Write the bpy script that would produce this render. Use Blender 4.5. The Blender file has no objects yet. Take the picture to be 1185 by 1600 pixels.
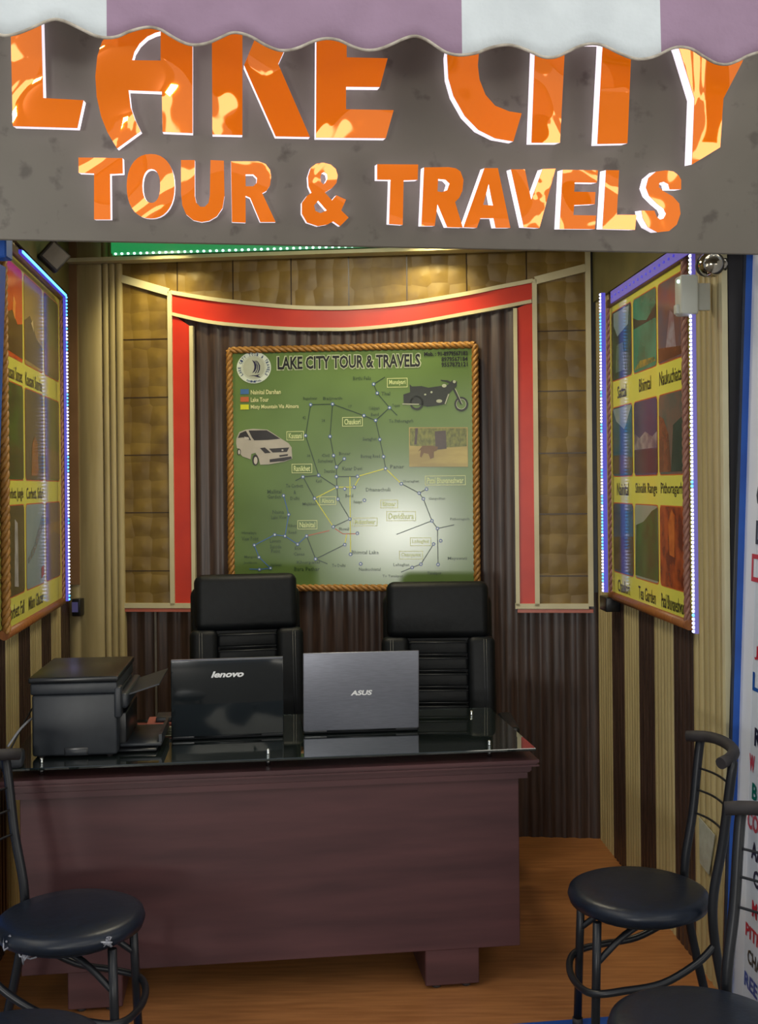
import bpy, bmesh, math, random
from mathutils import Vector, Matrix
from mathutils.geometry import tessellate_polygon
random.seed(7)
S = bpy.context.scene
COL = S.collection
PI = math.pi

# ------------------------------------------------------------------ camera
FPX, HOR, EYE, ROLL = 1750.0, 758.0, 1.66, math.radians(0.55)
CX = 592.5
cam_d = bpy.data.cameras.new('camera')
cam_d.sensor_fit = 'VERTICAL'; cam_d.sensor_height = 36.0
cam_d.lens = 36.0 * FPX / 1600.0
cam_d.shift_y = (HOR - 800.0) / 1600.0
cam_d.clip_start = 0.05
cam = bpy.data.objects.new('camera', cam_d)
cam.location = (0, 0, EYE); cam.rotation_euler = (PI / 2, ROLL, 0)
COL.objects.link(cam); S.camera = cam
_c, _s = math.cos(ROLL), math.sin(ROLL)

def ray(px, py):
    a = px - CX; b = HOR - py
    return Vector(((a * _c + b * _s) / FPX, 1.0, (-a * _s + b * _c) / FPX))

def lin(c):
    c /= 255.0
    return c / 12.92 if c <= 0.04045 else ((c + 0.055) / 1.055) ** 2.4
def rgb(r, g, b): return (lin(r), lin(g), lin(b), 1.0)

# ------------------------------------------------------------------ world
W = bpy.data.worlds.new('sky'); S.world = W; W.use_nodes = True
nt = W.node_tree; nt.nodes.clear()
n_out = nt.nodes.new('ShaderNodeOutputWorld'); n_bg = nt.nodes.new('ShaderNodeBackground')
n_tc = nt.nodes.new('ShaderNodeTexCoord'); n_no = nt.nodes.new('ShaderNodeTexNoise')
n_no.inputs['Scale'].default_value = 3.2; n_no.inputs['Detail'].default_value = 1.5
n_cr = nt.nodes.new('ShaderNodeValToRGB')
n_cr.color_ramp.elements[0].position = 0.555; n_cr.color_ramp.elements[0].color = (0.60, 0.68, 0.80, 1)
n_cr.color_ramp.elements[1].position = 0.57; n_cr.color_ramp.elements[1].color = (6.5, 6.2, 5.4, 1)
nt.links.new(n_tc.outputs['Generated'], n_no.inputs['Vector'])
nt.links.new(n_no.outputs['Fac'], n_cr.inputs['Fac'])
nt.links.new(n_cr.outputs['Color'], n_bg.inputs['Color'])
n_bg.inputs['Strength'].default_value = 0.48
nt.links.new(n_bg.outputs['Background'], n_out.inputs['Surface'])

def light(name, kind, loc, target, power, color=(1, 1, 1), size=0.3, size_y=None, spot=None, blend=0.5):
    d = bpy.data.lights.new(name, kind); d.energy = power; d.color = color
    if kind == 'AREA':
        d.size = size
        if size_y: d.shape = 'RECTANGLE'; d.size_y = size_y
    else:
        d.shadow_soft_size = size
    if spot: d.spot_size = math.radians(spot); d.spot_blend = blend
    o = bpy.data.objects.new(name, d); o.location = loc
    o.rotation_euler = (Vector(target) - Vector(loc)).to_track_quat('-Z', 'Y').to_euler()
    COL.objects.link(o); return o

light('map_glare_light', 'AREA', (-1.9, -5.0, 1.05), (0.2, 5.2, 1.5), 105, (1.0, 0.98, 0.92), 1.0, 0.6)  # unseen area light added behind the camera to make the glare on the map
light('ceiling_lamp', 'AREA', (-0.2, 4.35, 2.84), (-0.2, 4.4, 0), 20, (1.0, 0.90, 0.66), 0.5, 0.5)
light('ceiling_spot_left', 'SPOT', (-1.0, 5.15, 2.86), (-1.02, 5.38, 2.3), 22, (1.0, 0.86, 0.42), 0.04, spot=95, blend=0.9)
light('ceiling_spot_right', 'SPOT', (0.25, 5.05, 2.86), (0.24, 5.24, 2.3), 22, (1.0, 0.86, 0.42), 0.04, spot=95, blend=0.9)

vs = S.view_settings
vs.view_transform = 'Standard'; vs.look = 'None'; vs.gamma = 1.0; vs.use_curve_mapping = False
vs.exposure = 0.0

# ------------------------------------------------------------------ materials
def mat(name, c1, c2=None, scale=6.0, rough=0.5, metal=0.0, bump=0.0, stretch=(1, 1, 1), spec=0.5,
        coat=0.0, detail=3.0, emit=None, estr=0.0, bscale=None, lo=0.35, hi=0.65, coat_rough=0.05):
    m = bpy.data.materials.new(name); m.use_nodes = True
    t = m.node_tree; N = t.nodes; p = N['Principled BSDF']
    p.inputs['Roughness'].default_value = rough; p.inputs['Metallic'].default_value = metal
    p.inputs['Specular IOR Level'].default_value = spec
    p.inputs['Coat Weight'].default_value = coat; p.inputs['Coat Roughness'].default_value = coat_rough
    tc = N.new('ShaderNodeTexCoord'); mp = N.new('ShaderNodeMapping')
    mp.inputs['Scale'].default_value = stretch
    t.links.new(tc.outputs['Object'], mp.inputs['Vector'])
    no = N.new('ShaderNodeTexNoise'); no.inputs['Scale'].default_value = scale
    no.inputs['Detail'].default_value = detail
    t.links.new(mp.outputs['Vector'], no.inputs['Vector'])
    cr = N.new('ShaderNodeValToRGB')
    if c2 is None:
        c2 = tuple(x * 0.9 for x in c1[:3]) + (1,)
    cr.color_ramp.elements[0].color = c1; cr.color_ramp.elements[1].color = c2
    cr.color_ramp.elements[0].position = lo; cr.color_ramp.elements[1].position = hi
    t.links.new(no.outputs['Fac'], cr.inputs['Fac'])
    t.links.new(cr.outputs['Color'], p.inputs['Base Color'])
    if bump:
        b = N.new('ShaderNodeBump'); b.inputs['Strength'].default_value = bump
        b.inputs['Distance'].default_value = 0.01
        src = no
        if bscale:
            src = N.new('ShaderNodeTexNoise'); src.inputs['Scale'].default_value = bscale
            t.links.new(mp.outputs['Vector'], src.inputs['Vector'])
        t.links.new(src.outputs['Fac'], b.inputs['Height'])
        t.links.new(b.outputs['Normal'], p.inputs['Normal'])
    if emit:
        p.inputs['Emission Color'].default_value = emit; p.inputs['Emission Strength'].default_value = estr
    return m

M = {}
M['beige'] = mat('beige_panel', rgb(186, 170, 124), rgb(166, 150, 106), 3, 0.42, stretch=(6, 6, 0.6), bump=0.03)
M['brown'] = mat('brown_panel', rgb(72, 54, 46), rgb(50, 37, 33), 9, 0.38, stretch=(9, 9, 0.5), bump=0.04)
M['dark_strip'] = mat('dark_grey_strip', rgb(60, 62, 58), rgb(44, 44, 42), 6, 0.3)
M['cream'] = mat('cream_moulding', rgb(214, 206, 170), rgb(200, 190, 152), 4, 0.4)
M['red'] = mat('red_laminate', rgb(206, 56, 34), rgb(192, 46, 30), 5, 0.35)
M['ceiling'] = mat('ceiling_paint', rgb(200, 190, 150), rgb(186, 176, 138), 3, 0.7)
M['fascia'] = mat('sign_panel_taupe', rgb(97, 91, 82), rgb(106, 100, 91), 2.2, 0.42, detail=5, spec=0.4)
M['white_side'] = mat('white_acrylic', rgb(246, 240, 248), rgb(238, 232, 242), 3, 0.35)
M['white_glow'] = mat('lit_white_acrylic', rgb(246, 240, 248), rgb(238, 232, 242), 3, 0.35, emit=(1.0, 0.9, 1.0, 1), estr=0.8)
M['awn_white'] = mat('awning_white_canvas', rgb(214, 222, 228), rgb(204, 212, 218), 7, 0.8, bump=0.15, bscale=60)
M['awn_mauve'] = mat('awning_mauve_canvas', rgb(158, 132, 158), rgb(148, 123, 147), 7, 0.8, bump=0.15, bscale=60)
M['piping'] = mat('awning_piping', rgb(196, 188, 176), rgb(150, 140, 128), 30, 0.7)
M['floor'] = mat('vinyl_floor', rgb(176, 118, 70), rgb(152, 98, 56), 4, 0.42, stretch=(1.2, 14, 1), detail=6, spec=0.35)
M['pavement'] = mat('pavement', rgb(120, 116, 110), rgb(98, 94, 90), 12, 0.85, bump=0.3)
M['blue_paint'] = mat('blue_paint', rgb(22, 84, 176), rgb(18, 72, 158), 5, 0.4)
M['mahogany'] = mat('mahogany_laminate', rgb(82, 51, 53), rgb(64, 39, 42), 2.0, 0.42, stretch=(0.8, 1.5, 7), detail=6, spec=0.4)
M['glass_pin'] = mat('steel', rgb(200, 205, 205), rgb(180, 184, 184), 5, 0.2, metal=1.0)
M['blackleather'] = mat('black_leather', rgb(14, 18, 22), rgb(10, 13, 17), 40, 0.5, bump=0.12, spec=0.25)
M['seat'] = mat('black_vinyl', rgb(18, 27, 42), rgb(15, 22, 35), 60, 0.36, bump=0.05, spec=0.4)
M['tube'] = mat('black_steel_tube', rgb(30, 32, 38), rgb(24, 26, 31), 8, 0.35, metal=0.2)
M['rubber'] = mat('black_rubber', rgb(46, 42, 44), rgb(36, 33, 35), 25, 0.7)
M['plastic'] = mat('black_plastic', rgb(40, 44, 50), rgb(34, 38, 44), 30, 0.45)
M['plastic_dk'] = mat('dark_plastic', rgb(26, 28, 31), rgb(20, 21, 24), 30, 0.3)
M['gloss_black'] = mat('gloss_black_lid', rgb(24, 29, 32), rgb(20, 24, 27), 5, 0.1, spec=0.5, coat=0.3)
M['silver_lid'] = mat('brushed_grey_lid', rgb(126, 128, 138), rgb(116, 118, 128), 30, 0.38, metal=0.55, stretch=(1, 1, 20))
M['badge'] = mat('chrome_badge', rgb(238, 238, 238), rgb(226, 226, 226), 5, 0.25)
M['screen'] = mat('laptop_screen', rgb(14, 15, 18), rgb(10, 11, 13), 5, 0.15)
M['rope'] = mat('golden_rope', rgb(168, 122, 60), rgb(140, 96, 42), 60, 0.45)
M['rope_red'] = mat('reddish_rope', rgb(158, 112, 96), rgb(132, 90, 78), 60, 0.45)
M['wood_rail'] = mat('wooden_rail', rgb(158, 98, 48), rgb(130, 76, 36), 8, 0.45, stretch=(8, 1, 8))
M['brown_rail'] = mat('brown_rail', rgb(112, 84, 60), rgb(92, 66, 46), 8, 0.45)
M['mapgreen'] = mat('map_print_green', rgb(106, 132, 76), rgb(90, 114, 60), 2.2, 0.18, detail=2, spec=0.6)
M['yellow'] = mat('poster_yellow', rgb(232, 226, 92), rgb(216, 216, 96), 2.0, 0.12, spec=0.6)
M['orange_line'] = mat('orange_print', rgb(206, 100, 40), rgb(190, 86, 36), 4, 0.3)
M['white_plastic'] = mat('white_plastic', rgb(196, 198, 188), rgb(186, 188, 178), 8, 0.4)
M['chrome'] = mat('chrome', rgb(190, 182, 165), rgb(180, 170, 155), 5, 0.12, metal=1.0)
M['board_white'] = mat('white_board', rgb(214, 222, 236), rgb(200, 208, 224), 4, 0.45)
M['board_margin'] = mat('white_board_margin', rgb(226, 230, 242), rgb(216, 222, 236), 4, 0.45)
M['ext_dark'] = mat('dark_grey_rendering', rgb(40, 38, 44), rgb(28, 27, 30), 6, 0.6, stretch=(1, 1, 0.4))
M['paper'] = mat('paper', rgb(196, 192, 158), rgb(184, 178, 146), 5, 0.6)
M['redpaper'] = mat('red_paper', rgb(170, 96, 84), rgb(150, 80, 70), 5, 0.6)
M['sheet'] = mat('greyish_plastic_sheet', rgb(176, 180, 168), rgb(160, 164, 150), 25, 0.25)
M['wrap'] = mat('crumpled_plastic_wrap', rgb(150, 152, 164), rgb(90, 92, 104), 60, 0.15, spec=0.8)
M['cable'] = mat('black_cable', rgb(30, 30, 32), rgb(22, 22, 24), 9, 0.4)
M['grey_cable'] = mat('grey_cable', rgb(150, 152, 158), rgb(130, 132, 138), 9, 0.35)
M['lamp_grey'] = mat('dark_grey_lamp', rgb(50, 45, 42), rgb(42, 38, 36), 20, 0.5)
M['joint'] = mat('silver_joint', rgb(140, 136, 128), rgb(120, 116, 110), 9, 0.35, metal=0.6)

def flat(name, r, g, b, rough=0.3, spec=0.5):
    k = 'f_%s' % name
    if k not in M: M[k] = mat(name, rgb(r, g, b), rgb(max(r - 8, 0), max(g - 8, 0), max(b - 8, 0)), 20, rough, spec=spec)
    return M[k]

def emitmat(name, col, s):
    m = bpy.data.materials.new(name); m.use_nodes = True
    t = m.node_tree; p = t.nodes['Principled BSDF']
    p.inputs['Base Color'].default_value = (0.2, 0.2, 0.3, 1)
    p.inputs['Emission Color'].default_value = col; p.inputs['Emission Strength'].default_value = s
    return m
M['led_white'] = emitmat('led_white_violet', (0.62, 0.66, 1.0, 1), 4.0)
M['led_blue'] = emitmat('led_cyan_blue', (0.08, 0.42, 1.0, 1), 3.0)
M['strip_blue'] = emitmat('glowing_blue_strip', (0.05, 0.03, 0.85, 1), 0.5)
M['strip_violet'] = emitmat('glowing_violet_strip', (0.10, 0.05, 0.62, 1), 0.42)
M['led_green'] = emitmat('led_green_white', (0.55, 1.0, 0.75, 1), 3.2)
M['strip_green'] = emitmat('green_strip_and_board_glow', (0.0, 0.32, 0.07, 1), 0.7)

# glossy orange mirror acrylic: the wavy sheet reflects sky and street
m = bpy.data.materials.new('orange_mirror_acrylic'); m.use_nodes = True
t = m.node_tree; p = t.nodes['Principled BSDF']
p.inputs['Base Color'].default_value = rgb(255, 130, 4)
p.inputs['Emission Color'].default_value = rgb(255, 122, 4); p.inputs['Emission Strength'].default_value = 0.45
p.inputs['Metallic'].default_value = 0.6; p.inputs['Roughness'].default_value = 0.05
p.inputs['Coat Weight'].default_value = 1.0; p.inputs['Coat Roughness'].default_value = 0.02
p.inputs['Coat IOR'].default_value = 1.85; p.inputs['Specular IOR Level'].default_value = 0.0
tc = t.nodes.new('ShaderNodeTexCoord'); no = t.nodes.new('ShaderNodeTexNoise')
no.inputs['Scale'].default_value = 3.4; no.inputs['Detail'].default_value = 0.3
b = t.nodes.new('ShaderNodeBump'); b.inputs['Strength'].default_value = 1.0; b.inputs['Distance'].default_value = 0.13
t.links.new(tc.outputs['Object'], no.inputs['Vector']); t.links.new(no.outputs['Fac'], b.inputs['Height'])
t.links.new(b.outputs['Normal'], p.inputs['Normal']); t.links.new(b.outputs['Normal'], p.inputs['Coat Normal'])
M['orange'] = m

# desk glass: dark tinted reflecting sheet
m = bpy.data.materials.new('tinted_desk_glass'); m.use_nodes = True
t = m.node_tree; p = t.nodes['Principled BSDF']
p.inputs['Base Color'].default_value = (0.10, 0.14, 0.13, 1); p.inputs['Roughness'].default_value = 0.02
p.inputs['Transmission Weight'].default_value = 0.9; p.inputs['IOR'].default_value = 1.6
p.inputs['Coat Weight'].default_value = 0.6; p.inputs['Coat Roughness'].default_value = 0.01; p.inputs['Coat IOR'].default_value = 1.8
M['glass'] = m

# gold quilted wall tiles
def gold_mat():
    m = mat('gold_quilted_tiles', rgb(138, 112, 50), rgb(108, 84, 34), 7, 0.45, detail=3)
    t = m.node_tree; N = t.nodes; p = N['Principled BSDF']
    v = N.new('ShaderNodeTexVoronoi'); v.inputs['Scale'].default_value = 11.0
    v.inputs['Randomness'].default_value = 0.25
    tcn = [n for n in N if n.type == 'TEX_COORD'][0]
    t.links.new(tcn.outputs['Object'], v.inputs['Vector'])
    bp = N.new('ShaderNodeBump'); bp.inputs['Strength'].default_value = 0.55; bp.inputs['Distance'].default_value = 0.02
    bp.invert = True
    t.links.new(v.outputs['Distance'], bp.inputs['Height']); t.links.new(bp.outputs['Normal'], p.inputs['Normal'])
    return m
M['gold'] = gold_mat()

# ------------------------------------------------------------------ mesh builder (world coordinates unless a matrix is set)
class B:
    def __init__(s): s.v = []; s.f = []; s.m = []; s.X = Matrix.Identity(4); s.k = 0; s.sm = []; s.smooth = False
    def pt(s, p): s.v.append(s.X @ Vector(p)); return len(s.v) - 1
    def face(s, ids, k=None): s.f.append(tuple(ids)); s.m.append(s.k if k is None else k); s.sm.append(s.smooth)
    def add(s, verts, faces):
        o = len(s.v)
        for p in verts: s.pt(p)
        for f in faces: s.face([o + i for i in f])
    def box(s, a, b):
        x0, x1 = sorted((a[0], b[0])); y0, y1 = sorted((a[1], b[1])); z0, z1 = sorted((a[2], b[2]))
        s.add([(x0, y0, z0), (x1, y0, z0), (x1, y1, z0), (x0, y1, z0), (x0, y0, z1), (x1, y0, z1), (x1, y1, z1), (x0, y1, z1)],
              [(0, 3, 2, 1), (4, 5, 6, 7), (0, 1, 5, 4), (1, 2, 6, 5), (2, 3, 7, 6), (3, 0, 4, 7)])
    def rbox(s, a, b, r=0.01, seg=2, smooth=True):
        bm = bmesh.new(); bmesh.ops.create_cube(bm, size=1.0)
        c = [(a[i] + b[i]) / 2 for i in range(3)]; d = [abs(b[i] - a[i]) for i in range(3)]
        for v in bm.verts: v.co = Vector([c[i] + v.co[i] * d[i] for i in range(3)])
        r = min(r, min(d) * 0.49)
        bmesh.ops.bevel(bm, geom=list(bm.edges), offset=r, segments=seg, affect='EDGES', profile=0.5)
        bm.verts.ensure_lookup_table(); bm.verts.index_update()
        old = s.smooth; s.smooth = smooth
        s.add([v.co.copy() for v in bm.verts], [[v.index for v in f.verts] for f in bm.faces]); s.smooth = old
        bm.free()
    def tube(s, pts, r, n=10, caps=True, closed=False):
        pts = [Vector(p) for p in pts]; N = len(pts)
        rs = r if isinstance(r, (list, tuple)) else [r] * N
        old = s.smooth; s.smooth = True
        T = []
        for i in range(N):
            a = pts[(i - 1) % N] if (closed or i > 0) else pts[i]
            b = pts[(i + 1) % N] if (closed or i < N - 1) else pts[i]
            T.append((b - a).normalized())
        u = T[0].orthogonal().normalized(); o = len(s.v)
        for i in range(N):
            u = (u - T[i] * u.dot(T[i])).normalized(); w = T[i].cross(u)
            for j in range(n):
                a = 2 * PI * j / n
                s.pt(pts[i] + (u * math.cos(a) + w * math.sin(a)) * rs[i])
        for i in range(N if closed else N - 1):
            for j in range(n):
                i2 = (i + 1) % N
                s.face((o + i * n + j, o + i * n + (j + 1) % n, o + i2 * n + (j + 1) % n, o + i2 * n + j))
        s.smooth = False
        if caps and not closed:
            s.face([o + j for j in range(n)][::-1]); s.face([o + (N - 1) * n + j for j in range(n)])
        s.smooth = old
    def lathe(s, prof, c=(0, 0, 0), n=24, axis='z'):
        old = s.smooth; s.smooth = True; o = len(s.v)
        for (r, h) in prof:
            for j in range(n):
                a = 2 * PI * j / n; x, y = r * math.cos(a), r * math.sin(a)
                q = (x, y, h) if axis == 'z' else ((x, h, y) if axis == 'y' else (h, x, y))
                s.pt((c[0] + q[0], c[1] + q[1], c[2] + q[2]))
        for i in range(len(prof) - 1):
            for j in range(n):
                s.face((o + i * n + j, o + i * n + (j + 1) % n, o + (i + 1) * n + (j + 1) % n, o + (i + 1) * n + j))
        s.smooth = False
        if prof[0][0] > 1e-6: s.face([o + j for j in range(n)][::-1])
        if prof[-1][0] > 1e-6: s.face([o + (len(prof) - 1) * n + j for j in range(n)])
        s.smooth = old
    def poly(s, loops, w0, w1=None):
        """loops of (u,v); extruded from w0 to w1 (w1 the visible cap)"""
        L = [[Vector((p[0], p[1], 0)) for p in l] for l in loops]
        tris = tessellate_polygon(L); flatp = [p for l in L for p in l]
        top = w0 if w1 is None else w1
        o = len(s.v)
        for p in flatp: s.pt((p.x, p.y, top))
        def area(t): a, b, c = [flatp[i] for i in t]; return (b - a).cross(c - a).z
        for tr in tris: s.face([o + i for i in (tr if area(tr) > 0 else tr[::-1])])
        if w1 is not None:
            q = len(s.v)
            for p in flatp: s.pt((p.x, p.y, w0))
            for tr in tris: s.face([q + i for i in (tr[::-1] if area(tr) > 0 else tr)])
            st = 0
            for l in L:
                n = len(l)
                for i in range(n):
                    j = (i + 1) % n; s.face((o + st + i, q + st + i, q + st + j, o + st + j))
                st += n
    def line(s, a, b, wd, w):
        a = Vector(a); b = Vector(b); d = (b - a)
        if d.length < 1e-6: return
        d.normalize(); n = Vector((-d.y, d.x)) * wd / 2
        s.poly([[(a - n)[:], (b - n)[:], (b + n)[:], (a + n)[:]]], w)
    def ell(s, c, rx, ry, w, n=20, hole=None):
        l = [[(c[0] + rx * math.cos(2 * PI * i / n), c[1] + ry * math.sin(2 * PI * i / n)) for i in range(n)]]
        if hole: l.append([(c[0] + rx * hole * math.cos(2 * PI * i / n), c[1] + ry * hole * math.sin(2 * PI * i / n)) for i in range(n)])
        s.poly(l, w)

def wm(o):
    return (wm(o.parent) @ o.matrix_basis) if o.parent else o.matrix_basis.copy()

def tag(o, label=None, cat=None, group=None, kind=None):
    if label: o['label'] = label
    if cat: o['category'] = cat
    if group: o['group'] = group
    if kind: o['kind'] = kind
    return o

def obj(name, b, mats, parent=None, origin=None, label=None):
    """link the builder as one mesh; vertices are in world space"""
    if not isinstance(mats, (list, tuple)): mats = [mats]
    me = bpy.data.meshes.new(name)
    o = bpy.data.objects.new(name, me)
    if parent: o.parent = parent
    elif origin is None:
        xs = [v.x for v in b.v]; ys = [v.y for v in b.v]; zs = [v.z for v in b.v]
        origin = ((min(xs) + max(xs)) / 2, (min(ys) + max(ys)) / 2, min(zs))
    if origin is not None and parent is None: o.matrix_basis = Matrix.Translation(origin)
    inv = wm(o).inverted()
    me.from_pydata([inv @ v for v in b.v], [], b.f)
    for mt in mats: me.materials.append(M[mt] if isinstance(mt, str) else mt)
    for p, k, sm in zip(me.polygons, b.m, b.sm): p.material_index = k; p.use_smooth = sm
    me.update(); COL.objects.link(o)
    if label: o['label'] = label
    return o

def root(name, mtx, label, cat, group=None, kind=None):
    o = bpy.data.objects.new(name, None); o.empty_display_size = 0.1
    o.matrix_basis = mtx if isinstance(mtx, Matrix) else Matrix.Translation(mtx)
    COL.objects.link(o); return tag(o, label, cat, group, kind)

def struct(name, b, mats, label=None, cat=None):
    return tag(obj(name, b, mats), label, cat, kind='structure')

def copy_tree(o, parent=None):
    c = o.copy(); COL.objects.link(c)
    if parent: c.parent = parent
    for ch in [x for x in o.children]: copy_tree(ch, c)
    return c

# ------------------------------------------------------------------ wall frames
class Fr:
    def __init__(s, x, y, yaw):
        s.o = Vector((x, y, 0)); s.u = Vector((math.cos(yaw), math.sin(yaw), 0)); s.n = Vector((math.sin(yaw), -math.cos(yaw), 0))
        s.m = Matrix(((s.u.x, 0, s.n.x, x), (s.u.y, 0, s.n.y, y), (0, 1, 0, 0), (0, 0, 0, 1)))
        s.yaw = yaw
    def uv(s, px, py, w=0.0):
        d = ray(px, py); e = Vector((0, 0, EYE)); q = s.o + s.n * w
        k = (q - e).dot(s.n) / d.dot(s.n); P = e + d * k
        return ((P - s.o).dot(s.u), P.z)
    def P(s, u, v, w=0.0): return s.o + s.u * u + Vector((0, 0, v)) + s.n * w
    def at(s, u, v, w=0.0): return s.m @ Matrix.Translation((u, v, w))
def fr_from(x, y, tanx, sgn):
    pass

CR = Vector((1.021, 5.23))                 # right back corner
CL = Vector((-1.524, 5.497))               # left back corner
FB = Fr(CL.x, CL.y, math.atan2(CR.y - CL.y, CR.x - CL.x))          # back wall, u from left corner
BW = (CR - CL).length
FR_ = Fr(CR.x, CR.y, math.atan2(-1.0, 0.0469))                      # right wall, u from back corner towards the street
ll = Vector((0.1103, -1.0)).normalized()
LW0 = 2.15
FL = Fr(CL.x + ll.x * LW0, CL.y + ll.y * LW0, math.atan2(-ll.y, -ll.x))  # left wall, u from street to back corner
RWL = 1.672 * math.sqrt(1 + 0.0469 ** 2)
CEIL = 2.90

# ------------------------------------------------------------------ structure: ribbed walls
def ribbed(fr, stripes, v0, v1, style_fn, w=0.0):
    """stripes: (u0,u1,slot); fluted profile between"""
    b = B(); b.X = fr.m
    prof = []
    for (u0, u1, k) in stripes:
        for q in style_fn(u0, u1, k): prof.append((q[0], q[1], k))
    b.smooth = True
    ids = []
    for (u, d, k) in prof:
        ids.append((b.pt((u, v0, w + d)), b.pt((u, v1, w + d)), k))
    for i in range(len(ids) - 1):
        b.face((ids[i][0], ids[i + 1][0], ids[i + 1][1], ids[i][1]), ids[i + 1][2])
    # backing thickness
    u0, u1 = prof[0][0], prof[-1][0]
    b.k = 0; b.smooth = False
    b.box((u0, v0, -0.022), (u1, v1, -0.012))
    return b

def flutes(n, depth=0.008):
    def f(u0, u1, k):
        L = (u1 - u0) / n; out = [(u0 + 0.001, -0.008)]
        for i in range(n):
            a = u0 + i * L
            out += [(a + 0.08 * L, 0.0), (a + 0.14 * L, 0.004), (a + 0.5 * L, 0.006), (a + 0.86 * L, 0.004), (a + 0.92 * L, 0.0), (a + 0.999 * L, -depth)]
        return out
    return f

# right wall stripes (u increases towards the street); measured panel pitch 0.235
st = []; edges = [0.0, 0.236]
pxs = [938, 959, 978, 1001, 1025, 1055, 1086, 1131]
us = [FR_.uv(p, 1150)[0] for p in pxs]
us[0] = 0.0; us[-1] = RWL
for i in range(7): st.append((us[i], us[i + 1], 0 if i % 2 == 0 else 1))
def rstyle(u0, u1, k):
    return flutes(6 if k == 0 else 5, 0.016 if k == 0 else 0.003)(u0, u1, k)
struct('wall_right', ribbed(FR_, st, 0, CEIL, rstyle), ['beige', 'brown'])
pxs = [109, 94.5, 79, 64, 46, 28, 7]
us = [FL.uv(p, 1000)[0] for p in pxs]; us[0] = LW0
us = us[::-1]
st = []
for i in range(6): st.append((us[i], us[i + 1], 0 if i % 2 == 0 else 1))
wp = 0.235; a = us[0]; k = 1
while a > 0.05:
    st.insert(0, (max(a - wp, 0.0), a, k)); a -= wp; k = 1 - k
struct('wall_left', ribbed(FL, st, 0, CEIL, rstyle), ['beige', 'brown'])

# back wall: brown wavy panels
def wavy(u0, u1, k):
    out = []; n = max(2, int(round((u1 - u0) / 0.012)))
    for i in range(n + 1):
        u = u0 + (u1 - u0) * i / n
        out.append((u, 0.0045 * math.sin(u * 2 * PI / 0.072) + 0.002 * math.sin(u * 2 * PI / 0.031)))
    return out
struct('wall_back', ribbed(FB, [(0.0, BW, 0)], 0, CEIL, wavy), ['brown'])
# beige pillar at the left of the back wall
pu0 = 0.0; pu1 = FB.uv(193, 700, 0.03)[0]; pm_ = FB.uv(165, 1000, 0.03)[0]
b = B(); b.X = FB.m
def pil(u0, u1, k):
    if k == 0: return [(u0, -0.03), (u0 + 0.002, 0.0), (u0 + 0.06, 0.004), (u0 + 0.066, -0.004), (u0 + 0.075, 0.004), (u0 + 0.15, 0.006), (u1 - 0.004, 0.002), (u1, -0.006)]
    return flutes(3, 0.006)(u0, u1, k)
bb = ribbed(FB, [(pu0, pm_, 0), (pm_, pu1, 1)], 0, CEIL, pil, w=0.035)
bb.X = FB.m; bb.box((0, 0, 0.0), (pu1, CEIL, 0.026))
struct('wall_back_pillar', bb, ['beige', 'beige'])
# dark strip at the right of the frame
b = B(); b.X = FB.m
b.box((FB.uv(921, 700)[0], 1.15, 0.006), (BW - 0.005, CEIL, 0.016))
struct('trim_1', b, 'dark_strip')
# silver joint line on the lower left
b = B(); b.X = FB.m
uj = FB.uv(245, 1050)[0]; b.box((uj - 0.005, 0, 0.007), (uj + 0.005, 1.15, 0.013))
struct('trim_2', b, 'joint')
# ceiling
CF0 = Vector((-1.42, 3.30)); CF1 = Vector((1.30, 3.50))
b = B()
pts = [(-1.30, 3.22), (1.22, 3.50), (CR.x + 0.1, CR.y + 0.1), (CL.x - 0.1, CL.y + 0.1)]
b.poly([pts], CEIL, CEIL + 0.08)
struct('ceiling', b, 'ceiling')
# cove beam at the ceiling/back wall junction
b = B(); b.X = FB.m
v_c = FB.uv(182, 397, 0.10)[1]
b.box((pu0, v_c - 0.03, 0.0), (BW, v_c - 0.012, 0.10))
struct('trim_3', b, 'cream')
# floor and ground
b = B(); b.X = Matrix.Identity(4)
FD = Fr(0.519, 3.69, math.atan(0.126))     # desk front direction
e0 = Vector((0.61, 3.47)); yw = math.atan(0.137)
def ed(x, off=0.0): return (x, e0.y + (x - e0.x) * 0.137 + off)
b.poly([[ed(-1.42), ed(1.16), (CR.x + 0.05, CR.y + 0.05), (CL.x - 0.05, CL.y + 0.05)]], -0.05, 0.0)
struct('floor', b, 'floor')
b = B(); b.poly([[ed(-1.42, -0.07), ed(1.20, -0.07), ed(1.20), ed(-1.42)]], -0.05, 0.001)
struct('trim_4', b, 'blue_paint')
b = B(); b.poly([[(-4, -9), (4, -9), (4, ed(4, -0.07)[1]), (-4, ed(-4, -0.07)[1])]], -0.10, 0.0)
struct('floor_pavement', b, 'pavement')
# right wall end trim + dark return + exterior wall piece
b = B(); b.X = FR_.m
b.box((RWL - 0.004, 0, -0.006), (RWL + 0.022, CEIL, 0.012))
struct('trim_5', b, 'cream')
b = B()
b.box((1.112, 3.545, 0), (2.6, 3.66, CEIL))
struct('wall_front_right', b, 'ext_dark')
b = B()
b.box((-2.6, 3.36, 0), (-1.315, 3.46, CEIL))
struct('wall_front_left', b, 'ext_dark')

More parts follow.
